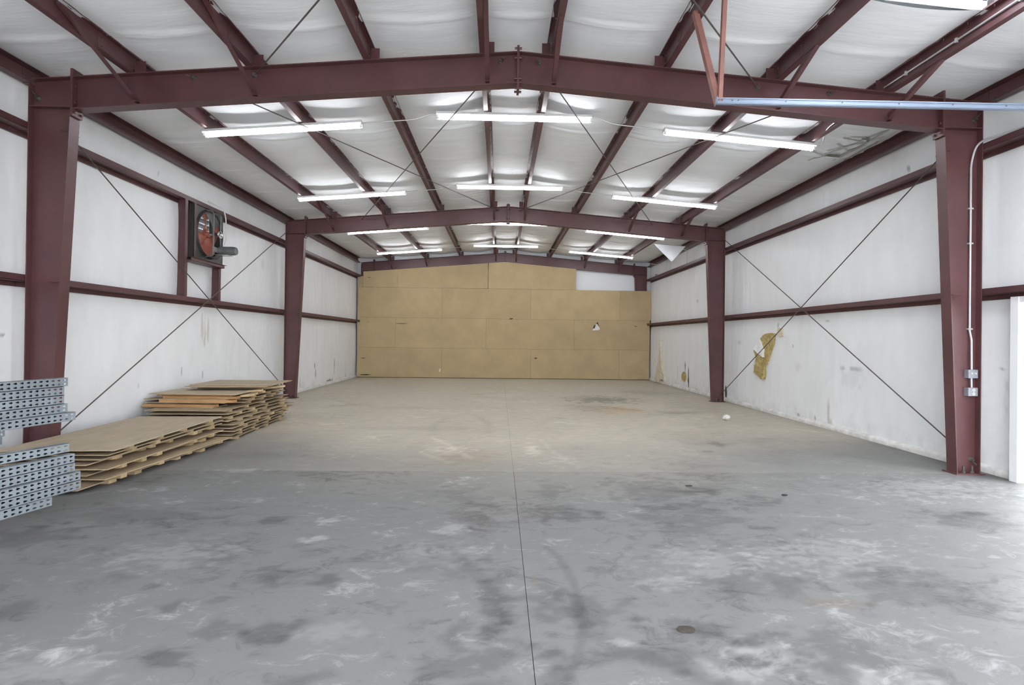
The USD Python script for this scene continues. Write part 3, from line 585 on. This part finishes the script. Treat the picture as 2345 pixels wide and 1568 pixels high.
# ================================================================ LIGHTS AND CONDUITS
LX = 1.20
ROWS = [8.25 + 3.81 * k for k in range(4)]
RN = ['front', 'second', 'third', 'back']
lf = None
for k, y in enumerate(ROWS):
    for c, nm in ((0, 'middle'), (-1, 'left'), (1, 'right')):
        lab = f'{nm} two-tube fluorescent strip light of the {RN[k]} row'
        loc = (c * 3.55, y, (zr(.41) if c == 0 else zr(3.55)) - .004); ry = c * SLA
        if lf is None:
            lf = thing('strip_light', lab, 'light fixture', loc, 0, ry, 'fluorescent strip lights in rows')
            prof = sg.Polygon([(-.068, 0), (.068, 0), (.068, -.036), (.018, -.050), (-.018, -.050), (-.068, -.036)])
            part(lf, 'housing', MB().ext(prof, 2 * LX, lambda v: np.stack([v[:, 2] - LX, v[:, 0], v[:, 1]], -1)), M['white_paint'], local=True)
            for yy in (-.031, .031):
                part(lf, 'tube', MB().cyl((-LX + .03, yy, -.072), (LX - .03, yy, -.072), .019, 10), M['tube'], local=True)
                for e in (-1, 1): part(lf, 'tube_socket', MB().box(e * (LX - .028), e * LX, yy - .014, yy + .014, -.098, -.040), M['white_paint'], local=True)
            for e in (-1, 1): part(lf, 'end_cap', MB().box(e * LX, e * (LX + .006), -.069, .069, -.054, .002), M['white_paint'], local=True)
        else: dup(lf, lab, 'light fixture', loc, 0, ry, 'fluorescent strip lights in rows')
def curve(pts, n=6):
    P = np.asarray(pts, float); out = [P[0]]
    for i in range(1, len(P) - 1):
        a, b, c = P[i - 1], P[i], P[i + 1]; r = min(.12, np.linalg.norm(b - a) / 2.2, np.linalg.norm(c - b) / 2.2)
        p, q = b + (a - b) / np.linalg.norm(a - b) * r, b + (c - b) / np.linalg.norm(c - b) * r
        for t in np.linspace(0, 1, n): out.append((1 - t) ** 2 * p + 2 * t * (1 - t) * b + t * t * q)
    out.append(P[-1]); return np.array(out)
for k, y in enumerate(ROWS):
    for s, nm in ((-1, 'left'), (1, 'right')):
        zc = zr(.41) - .03; ze = zr(2.345) - .03
        t = thing('light_conduit', f'thin conduit linking the middle and {nm} strip lights of the {RN[k]} row', 'conduit', (s * 1.2, y, zc))
        part(t, 'pipe', MB().tube(curve([(s * 1.207, y, zc), (s * 1.30, y, zc), (s * 1.55, y, zr(1.6) - .02), (s * 2.345, y, ze)]), .0095, 8), M['conduit'])
        part(t, 'pipe_connector', MB().cyl((s * 1.207, y, zc), (s * 1.24, y, zc), .016, 8), M['conduit'])
t = thing('ceiling_conduit', 'grey conduit strapped along the right eave-side purlin and bending to a strip light', 'conduit', (4.60, 6.5, 4.85))
xq = 4.628
pp = curve([(xq, -.5, zr(xq) + .085), (xq, 7.05, zr(xq) + .085), (xq, 7.75, zr(xq) + .03), (4.83, 8.18, zr(4.83) - .02), (4.83, 8.25, zr(4.83) - .03)])
part(t, 'pipe', MB().tube(pp, .011, 8), M['conduit'])
for y in (3.9, 4.8, 5.5, 6.2, 7.0):
    part(t, 'strap', MB().box(xq - .013, xq + .011, y - .012, y + .012, zr(xq) + .06, zr(xq) + .11), M['conduit'])
t = thing('wall_conduit', 'grey conduit along the upper right girt, bending down the front column to two boxes', 'conduit', (5.74, D - .03, 1.3))
xc, yc = 5.742, D - .022
pp = [(5.95, .4, 4.18), (5.90, 6.15, 4.18)]
pp = np.array(list(curve([(5.93, .4, 4.168), (5.90, 6.1, 4.168), (xc + .02, D - .09, 4.16), (xc, yc, 3.93), (xc, yc, 2.0)], 8)) + [(xc, yc, 1.80), (xc + .012, yc - .015, 1.68), (xc + .012, yc - .02, 1.31)])
part(t, 'pipe', MB().tube(pp, .0125, 10), M['conduit'])
part(t, 'pipe', MB().tube([(xc + .010, yc - .02, 1.21), (xc + .012, yc - .02, 1.085)], .0125, 10), M['conduit'])
for z in (3.34, 2.9, 1.82):
    part(t, 'strap', MB().box(xc - .03, xc + .03, D - .034, D - .005, z - .01, z + .01), M['conduit'])
for nm, z, lab in (('switch_box', 1.255, 'upper grey square electrical box with two switches on the front right column'), ('outlet_box', 1.03, 'lower grey square electrical box with a duplex outlet on the front right column')):
    t = thing(nm, lab, 'electrical box', (5.755, D - .03, z)); x0, x1 = 5.69, 5.815
    b = trimesh.creation.box((x1 - x0, .055, .105)); mb = MB().add(b.vertices + [(x0 + x1) / 2, D - .0335, z], b.faces); part(t, 'box_body', mb, M['box_steel'])
    cov = sg.box(x0 + .01, z - .045, x1 - .01, z + .045).buffer(.008, 2)
    part(t, 'cover_plate', MB().ext(cov, .006, lambda v: np.stack([v[:, 0], D - .062 - v[:, 2], v[:, 1]], -1)), M['box_steel'])
    for q in (-.025, .025):
        if nm == 'switch_box':
            part(t, 'switch', MB().box(5.752 + q - .006, 5.752 + q + .006, D - .084, D - .066, z - .004, z + .016), M['outlet'])
        else:
            part(t, 'receptacle', MB().ext(sg.Point(5.76, z + q * .95).buffer(.019, 8), .005, lambda v: np.stack([v[:, 0], D - .0675 - v[:, 2], v[:, 1]], -1)), M['outlet'])
            for e in (-.006, .006): part(t, 'slot', MB().box(5.76 + e - .0015, 5.76 + e + .0015, D - .074, D - .0725, z + q * .95 - .006, z + q * .95 + .006), M['black'])
# small hanging conduits by the far right eave
for y, x, za, zb, lab in ((17.2, 5.9, 4.62, 4.16, 'thin white cable hanging from the eave onto the far right girt'), (20.6, 5.9, 4.62, 4.18, 'thin grey cable dropping to a small box on the far right girt')):
    t = thing('hanging_cable', lab, 'cable', (x, y, zb)); part(t, 'cable', MB().tube(curve([(x - .25, y, za), (x, y, za), (x, y, zb + .05), (x, y + .02, zb)]), .012, 6), M['outlet'])
    if y > 18: part(t, 'box', MB().box(x - .03, x + .05, y - .05, y + .05, zb - .06, zb + .05), M['box_steel'])

# ================================================================ OVERHEAD DOOR TRACK
ty = 5.20
z0, z1 = 4.012, 4.03
t = thing('door_track', 'bluish galvanized overhead door track running level towards the right wall', 'track', (1.93, ty, z0))
a, b = np.array([1.93, ty, z0]), np.array([6.02, ty, z1])
mb = MB().bar(a, b, .003, .056, off=(0, 0)).bar(a, b, .035, .003, off=(-.016, .028)).bar(a, b, .035, .003, off=(-.016, -.028)).bar(a, b, .003, .012, off=(-.033, .023)).bar(a, b, .003, .012, off=(.006, .024))
mb.bar(a + [0, -.003, 0], b + [0, -.003, 0], .004, .016, off=(0, -.012))
part(t, 'rail', mb, M['track_steel'])
for q in (.02, .06, .16, .22, .7, 1.27, 1.85, 2.4, 2.95, 3.5):
    mb = MB().cyl(a + (b - a) * q / 4.09 + [0, -.005, .004], a + (b - a) * q / 4.09 + [0, -.009, .004], .006, 8); part(t, 'rail_bolt', mb, M['washer'])
part(t, 'end_stop', MB().box(1.925, 1.93, ty - .04, ty + .005, z0 - .03, z0 + .03), M['track_steel'])
t = thing('track_hanger', 'pair of dusty red angle irons hanging the door track in a narrow V', 'bracket', (1.95, ty, 4.03))
part(t, 'angle_iron', MB().angle((1.965, ty + .012, 3.99), (1.80, ty + .22, 5.04), .055, .005, up=(0, 1, 0)), M['steel_red_dusty'])
part(t, 'angle_iron', MB().angle((1.975, ty + .005, 3.99), (1.92, ty - .25, 5.20), .04, .005, up=(0, 1, 0)), M['steel_red_dusty'])

# ================================================================ EXHAUST FAN (left wall, middle bay)
GX = -5.86
t = thing('fan_framing', 'dark red steel jambs and sill framing the exhaust fan between the left wall girts', 'frame', (GX, 10.2, 2.33))
zb, zt = GIRTS[0] + .078, GIRTS[1]
def chan(y0, y1, z0, z1, flange_at):          # C channel: web across the wall depth at flange_at, lips to the other side
    mb = MB().box(GX, GX - .19, flange_at - .002, flange_at + .002, z0, z1); d = y1 - y0
    o = y0 if abs(flange_at - y1) < 1e-6 else y1
    mb.box(GX, GX - .003, min(flange_at, o), max(flange_at, o), z0, z1); mb.box(GX - .187, GX - .19, min(flange_at, o), max(flange_at, o), z0, z1); return mb
part(t, 'jamb', chan(9.70, 9.78, zb, zt, 9.78), R)
part(t, 'inner_jamb', chan(9.985, 10.05, 3.05, zt, 10.05).box(GX - .10, GX - .09, 9.99, 10.05, 3.05, zt), R)
part(t, 'sill', MB().box(GX - .15, GX + .06, 9.79, 10.96, 2.985, 2.99).box(GX + .055, GX + .06, 9.79, 10.96, 2.985, 3.045).box(GX - .15, GX + .085, 9.79, 11.0, 3.045, 3.05), R)
part(t, 'lower_jamb', chan(10.86, 10.94, zb, 2.985, 10.94), R)
mb = MB()
for x in (GX - .06, GX - .13):
    for z in (zb + .05, zb + .12, 3.86, 3.93): hexbolt(mb, (x, 9.777, z), (0, -1, 0), .010, .008)
part(t, 'jamb_bolts', mb, M['washer'], kind='stuff')
cy, cz, fr = 10.53, 3.59, 0.43
t = thing('exhaust_fan', 'large exhaust fan with red blades, black housing and round motor on the left wall', 'fan', (GX, cy, cz))
pl = sg.box(FAN[0], FAN[2] - .02, 11.03, FAN[3]).difference(sg.Point(cy, cz).buffer(fr + .03, 16))
YZ = lambda x: (lambda v: np.stack([x + v[:, 2], v[:, 0], v[:, 1]], -1))
part(t, 'panel', MB().ext(pl, .006, YZ(GX - .03)).box(GX - .14, GX - .02, 11.025, 11.035, 3.06, 4.09), M['fan_panel'])
part(t, 'orifice_ring', MB().lathe([(fr + .05, .0), (fr + .02, .035), (fr, .02), (fr, -.14), (fr + .012, -.14), (fr + .012, 0.0)], (GX - .02, cy, cz), (1, 0, 0), 40), M['black'])
part(t, 'side_case', MB().box(GX - .30, GX - .03, FAN[0] - .012, FAN[0], 3.08, 4.09).box(GX - .30, GX - .03, 11.0, 11.012, 3.08, 4.09).box(GX - .30, GX - .03, FAN[0], 11.0, 3.08, 3.09).box(GX - .30, GX - .03, FAN[0], 11.0, 4.085, 4.095), M['fan_panel'])
sh = part(t, 'shutter', MB().box(GX - .30, GX - .26, FAN[0], FAN[0] + .04, 3.09, 4.085).box(GX - .30, GX - .26, 10.96, 11.0, 3.09, 4.085).box(GX - .30, GX - .26, 10.49, 10.53, 3.09, 4.085), M['louver'])
for i in range(9):
    z = 3.14 + i * .108; part(sh, 'slat', MB().bar((GX - .275, FAN[0] + .02, z), (GX - .275, 10.98, z), .10, .003, up=(-.94, 0, .34)), M['louver'])
for i in range(4):
    a0 = math.radians(90 * i + 8); n1, n2 = 9, 7; P = np.zeros((n1, n2, 3))
    for p_, rr in enumerate(np.linspace(.07, fr - .015, n1)):
        wdt = math.radians(20 + 20 * math.sin((rr / fr) * 2.4))
        for q, s in enumerate(np.linspace(-1, 1, n2)):
            a = a0 + s * wdt * .75; P[p_, q] = [GX - .085 + s * .075 * (1 - .3 * rr / fr) + .012 * (1 - s * s), cy + rr * math.cos(a), cz + rr * math.sin(a)]
    P2 = P + np.array([-.004, 0, 0]); mb = MB().grid(P).grid(P2[:, ::-1])
    part(t, 'blade', mb, M['fan_blade'], smooth=True)
part(t, 'hub', MB().lathe([(0, .05), (.05, .05), (.065, .02), (.065, -.05), (0, -.05)], (GX - .08, cy, cz), (1, 0, 0), 16), M['fan_blade'])
part(t, 'shaft', MB().cyl((GX - .1, cy, cz), (GX + .20, cy, cz), .016, 10), M['chrome'])
for yy in (cy - .13, cy + .13):
    part(t, 'support_tube', MB().tube(curve([(GX - .02, yy, cz + fr + .02), (GX + .13, yy, cz + fr + .0), (GX + .13, yy, cz - fr - .0), (GX - .02, yy, cz - fr - .02)]), .017, 8), M['motor'])
part(t, 'bearing_bar', MB().box(GX + .115, GX + .145, cy - .14, cy + .14, cz - .025, cz + .025), M['black'])
pu2 = part(t, 'pulley', MB().lathe([(.062, -.012), (.07, -.012), (.064, 0), (.07, .012), (.062, .012), (.055, 0), (.062, -.012)], (GX + .19, cy, cz), (1, 0, 0), 24), M['chrome'])
mb = MB()
for i in range(3): mb.bar((GX + .19, cy, cz), (GX + .19, cy + .06 * math.cos(2.1 * i + .5), cz + .06 * math.sin(2.1 * i + .5)), .014, .010, up=(1, 0, 0))
part(pu2, 'spoke', mb, M['chrome'])
mz = 3.285
mo = part(t, 'motor', MB().lathe([(0, -.0), (.075, 0), (.082, .012), (.082, .30), (.072, .325), (.066, .325), (.06, .318), (0, .318)], (GX + .15, cy + .06, mz), (1, 0, 0), 24), M['motor'])
mb = MB()
for i in range(16):
    a = i * math.pi / 8; mb.bar((GX + .20, cy + .06 + .083 * math.cos(a), mz + .083 * math.sin(a)), (GX + .42, cy + .06 + .083 * math.cos(a), mz + .083 * math.sin(a)), .006, .006)
part(mo, 'cooling_fins', mb, M['motor'], kind='stuff')
part(t, 'motor_base', MB().box(GX + .12, GX + .36, cy - .05, cy + .17, mz - .095, mz - .083).box(GX + .12, GX + .15, cy - .15, cy + .15, mz - .05, mz + .05), M['chrome'])
part(t, 'drive_belt', MB().bar((GX + .19, cy - .062, cz), (GX + .19, cy + .03, mz), .010, .010, up=(1, 0, 0)).bar((GX + .19, cy + .062, cz), (GX + .19, cy + .09, mz), .010, .010, up=(1, 0, 0)), M['black'])
part(t, 'power_cable', MB().tube(curve([(GX + .10, 10.25, 4.17), (GX + .14, 10.75, 4.14), (GX + .16, 10.80, 3.95), (GX + .17, 10.78, 3.5), (GX + .2, 10.62, 3.37)]), .011, 8), M['outlet'])

# ================================================================ PLYWOOD PILES
def frame2(a):  # unit vectors: along the sheet's length (away), and its width (to the left)
    return np.array([math.sin(a), math.cos(a), 0.0]), np.array([-math.cos(a), math.sin(a), 0.0])
def ply(label, cx, cyy, ztop, a, Wd, Ln, cleats, seed, m='ply', group=None, gap=.038, warp=0.0):
    el, ew = frame2(a); o = np.array([cx, cyy, ztop]); t = thing('plywood_panel', label, 'plywood', (cx, cyy, ztop - .012), group=group)
    c = o + el * Ln / 2 + ew * Wd / 2 - np.array([0, 0, .006])
    part(t, 'sheet', MB().obox(c, [el, ew, [0, 0, 1]], [Ln / 2, Wd / 2, .006]), M[m])
    rs = np.random.RandomState(seed)
    for s in cleats:
        s = s + rs.uniform(-.06, .06); w = rs.choice([.08, .09, .11]); ins = rs.uniform(0, .02)
        cc = o + el * s + ew * (Wd / 2 + ins) - np.array([0, 0, .012 + gap / 2])
        part(t, 'cleat', MB().obox(cc, [el, ew, [0, 0, 1]], [w / 2, Wd / 2 - ins, gap / 2]), M['cleat'])
NTH = ['topmost', 'second from the top', 'third from the top', 'fourth from the top', 'fifth from the top', 'sixth from the top', 'seventh from the top', 'eighth from the top', 'lowest']
S1 = [(-4.25, 5.74, -.055), (-4.31, 5.74, -.02), (-4.38, 5.74, .0), (-4.51, 5.70, .0), (-4.31, 5.73, -.015), (-4.47, 5.66, .02), (-4.31, 5.70, .045), (-4.42, 5.47, .05)]
for i, (x, y, a) in enumerate(S1):
    nm = NTH[i] if i < 7 else NTH[8]
    ply(f'{nm} cleated plywood panel of the low front pile' + (', its broad bare face up' if i == 0 else ''), x, y, .40 - .05 * i, a, 1.19, 2.44, [.3 + .2 * (i % 2), .92, 1.5 + .15 * (i % 3), 2.15], 10 + i, 'ply_top' if i == 0 else 'ply')
S2 = [(-4.48, 8.44, .0), (-4.41, 8.42, -.01), (-4.45, 8.36, .02), (-4.38, 8.35, .02), (-4.29, 8.33, -.01), (-4.29, 8.31, -.04), (-4.27, 8.33, -.06), (-4.29, 8.28, -.05), (-4.28, 8.30, -.06)]
for i, (x, y, a) in enumerate(S2):
    ply(f'{NTH[i]} cleated plywood panel of the main rear pile', x, y, .45 - .05 * i, a, 1.24, 2.5 - .05 * (i % 3), [.28 + .2 * (i % 2), .85 + .1 * (i % 3), 1.5, 2.2], 40 + i)
# loose sheets and lumber on top of the rear pile
E0 = .45
ply('upper bare plywood sheet low on the rear pile behind the planks', -4.52, 9.18, E0 + .05, -.03, 1.25, 1.6, [.3, .8, 1.3], 60)
ply('middle bare plywood sheet on the rear pile behind the planks', -4.50, 9.22, E0 + .10, .02, 1.2, 1.55, [.2, .7, 1.2], 61)
ply('third bare plywood sheet on the rear pile beneath the skewed ones', -4.46, 9.25, E0 + .15, -.02, 1.22, 1.5, [.3, .9, 1.3], 62)
ply('thin plywood sheet poking out left at the front of the rear pile', -4.80, 8.70, E0 + .012, .05, 1.18, .42, [], 63)
ply('narrow plywood offcut under the middle plank of the rear pile', -4.66, 8.80, E0 + .076, .03, 1.32, .36, [], 64, gap=.01)
ply('narrow plywood offcut under the top plank of the rear pile', -4.66, 8.84, E0 + .126, .02, 1.34, .34, [], 65)
ply('skewed stained plywood sheet with pale knots on the near top of the rear pile', -4.50, 8.86, E0 + .212, -.0, 1.42, .95, [], 66, 'ply_top')
ply('lower plywood sheet of the top stack at the far end of the rear pile', -4.42, 9.62, E0 + .262, -.06, 1.22, 1.05, [.3, .8], 67)
ply('yellowish plywood sheet second from the top at the far end of the rear pile', -4.30, 9.50, E0 + .285, -.10, 1.36, 1.05, [], 68)
ply('topmost plywood sheet lying over the far end of the rear pile', -4.26, 9.66, E0 + .300, -.05, 1.42, 1.05, [], 69, 'ply_top')
def plank(label, x0, x1, y, z, w, h, a=0.0):
    t = thing('lumber_plank', label, 'plank', ((x0 + x1) / 2, y, z)); c, s = math.cos(a), math.sin(a)
    part(t, 'board', MB().obox(((x0 + x1) / 2, y, z + h / 2), [[c, s, 0], [-s, c, 0], [0, 0, 1]], [(x1 - x0) / 2, w / 2, h / 2]), M['lumber'])
plank('reddish brown lumber plank lowest at the front of the rear pile', -5.92, -4.78, 8.78, E0 + .012, .14, .038)
plank('brown lumber plank in the middle at the front of the rear pile', -5.74, -4.54, 8.90, E0 + .076, .14, .038, -.02)
plank('orange brown lumber plank just under the skewed sheet of the rear pile', -5.72, -4.52, 8.97, E0 + .126, .14, .044, -.01)
plank('upper orange lumber plank against the skewed sheet of the rear pile', -5.85, -4.62, 9.03, E0 + .17, .12, .03, .0)
rs = np.random.RandomState(5); W6S = ['nearest low', 'nearest small', 'middle', 'farthest', 'middle high']
for i, (x, y, z, l) in enumerate([(-4.50, 9.30, .15, .3), (-4.44, 9.12, .152, .22), (-4.47, 9.52, .168, .3), (-4.42, 10.1, .2, .4), (-4.44, 9.38, .20, .26)]):
    a = rs.uniform(-.5, .5); t = thing('wood_scrap', f'{W6S[i]} splintered wood scrap jammed in the right side of the rear pile', 'wood scrap', (x, y, E0 + z))
    part(t, 'block', MB().obox((x, y, E0 + z + .018), [[math.cos(a), math.sin(a), .1], [-math.sin(a), math.cos(a), 0], [-.1, 0, 1]], [l / 2, .04, .017]), M['cleat'])

# ================================================================ PERFORATED RACK POSTS
PL, PW, PD = 2.1, .074, .07
def tear(cx, cz, s=1.0):                      # teardrop slot, its narrow end towards s
    r = .0088; c = sg.Point(cx - s * .004, cz).buffer(r, 4)
    return c.union(sg.Polygon([(cx + s * .015, cz - .003), (cx + s * .015, cz + .003), (cx - s * .004, cz + r * .97), (cx - s * .004, cz - r * .97)]))
plate = sg.box(0, 0, PL, PW)
from shapely.ops import unary_union
faces = [plate.difference(unary_union([tear(.03 + .0508 * i, z, s) for i in range(int((PL - .04) / .0508)) for z in (PW * .27, PW * .73)])) for s in (1, -1)]
top = sg.box(0, 0, PL, PD).difference(unary_union([sg.Point(.03 + .1016 * i, PD * .45).buffer(.006, 4) for i in range(20)]))
# local frame: length runs towards -y from the far end, the holed face looks to +x, z up from the bottom
def post_meshes(t, face):
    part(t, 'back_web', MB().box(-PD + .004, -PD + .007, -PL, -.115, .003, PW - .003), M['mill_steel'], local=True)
    part(t, 'holed_face', MB().ext(face, .0025, lambda v: np.stack([v[:, 2] - .0025, -v[:, 0], v[:, 1]], -1)), M['galv'], smooth=False, local=True)
    part(t, 'top_flange', MB().ext(top, .0025, lambda v: np.stack([-v[:, 1], -v[:, 0], PW - v[:, 2]], -1)), M['galv'], smooth=False, local=True)
    part(t, 'bottom_flange', MB().box(-PD, 0, -PL, 0, 0, .0025), M['galv'], local=True)
    part(t, 'lip', MB().box(-PD, -PD + .0025, -PL, 0, PW - .02, PW), M['galv'], local=True); part(t, 'lip', MB().box(-PD, -PD + .0025, -PL, 0, 0, .02), M['galv'], local=True)
UP = [(-4.04, 4.86, -10.0, 1.158), (-4.055, 4.84, -10.2, 1.080), (-4.055, 4.84, -10.2, 1.003), (-4.04, 4.86, -10.5, .926), (-4.00, 4.90, -11.0, .849)]
LO = [(-3.83, 4.62, -16.5, .622), (-3.80, 4.64, -12.5, .530), (-3.795, 4.64, -12.5, .453), (-3.765, 4.66, -12.0, .376), (-3.76, 4.66, -12.5, .299), (-3.82, 4.44, -12.5, .222)]
W6 = ['topmost', 'second', 'third', 'fourth', 'lowest']; W7 = ['topmost, more turned', 'second', 'third', 'fourth', 'fifth', 'lowest, shorter set']
p0 = {}
for row, nm, ws in ((UP, 'upper row of five', W6), (LO, 'lower row of six', W7)):
    for i, (x, y, a, z) in enumerate(row):
        lab = f'{ws[i]} perforated galvanized steel rack post of the {nm}'
        q = 0 if row is UP and i < 4 else 1
        if q not in p0: p0[q] = thing('rack_post', lab, 'steel post', (x, y, z), a); post_meshes(p0[q], faces[q])
        else: dup(p0[q], lab, 'steel post', (x, y, z), a)
t = thing('rack_bracket', 'small grey bracket plate with two holes in the gap between the post rows', 'bracket', (-4.2, 4.55, .78))
bp = sg.box(0, 0, .14, .072).buffer(-.012).buffer(.012, 4).difference(unary_union([sg.Point(.115, .02).buffer(.011, 4), sg.Point(.115, .052).buffer(.011, 4)]))
part(t, 'plate', MB().ext(bp, .003, lambda v: np.stack([-4.40 + v[:, 0] * 1.0, 4.50 + v[:, 2] + 0 * v[:, 0], .768 + v[:, 1]], -1)), M['galv'], smooth=False)
part(t, 'foot', MB().box(-4.40, -4.305, 4.50, 4.53, .70, .768), M['galv'])
for i, (x, y, z0, z1, lab) in enumerate([(-4.15, 3.15, 0, .219, 'timber block under the lower rack posts'), (-4.35, 3.10, .70, .846, 'timber block between the two rows of rack posts')]):
    t = thing('timber_block', lab, 'timber block', (x, y, z0)); part(t, 'block', MB().box(x - .35, x + .3, y - .05, y + .05, z0, z1), M['cleat'])

# ================================================================ SMALL THINGS ON THE FLOOR
def lump(name, label, cat, x, y, r, m, seed, sq=(1, 1, .7)):
    s = trimesh.creation.icosphere(2, 1.0); v = s.vertices * np.asarray(sq) * r; v *= (0.75 + 0.55 * meshkit.fbm(s.vertices * 1.6 + seed, 3, seed))[:, None]
    v[:, 2] -= v[:, 2].min(); t = thing(name, label, cat, (x, y, 0)); part(t, 'chunk', MB().add(v + [x, y, 0], s.faces), m, smooth=20)
lump('rubble_chunk', 'lone whitish chunk of rubble on the floor near the right wall', 'rubble', 4.52, 10.87, .075, M['rubble'], 3)
lump('dark_scrap', 'flat brown leaf-shaped scrap on the near floor right of the joint', 'scrap', .885, 2.97, .05, M['brown_leaf'], 5, (1, .75, .05))
lump('dark_scrap', 'tiny dark scrap on the floor left of the front right column', 'scrap', 2.85, 5.55, .03, M['black'], 6, (1, .6, .3))
lump('dark_scrap', 'small dark sliver on the floor before the front frame, right of centre', 'scrap', 1.95, 5.9, .03, M['black'], 8, (1.4, .5, .2))
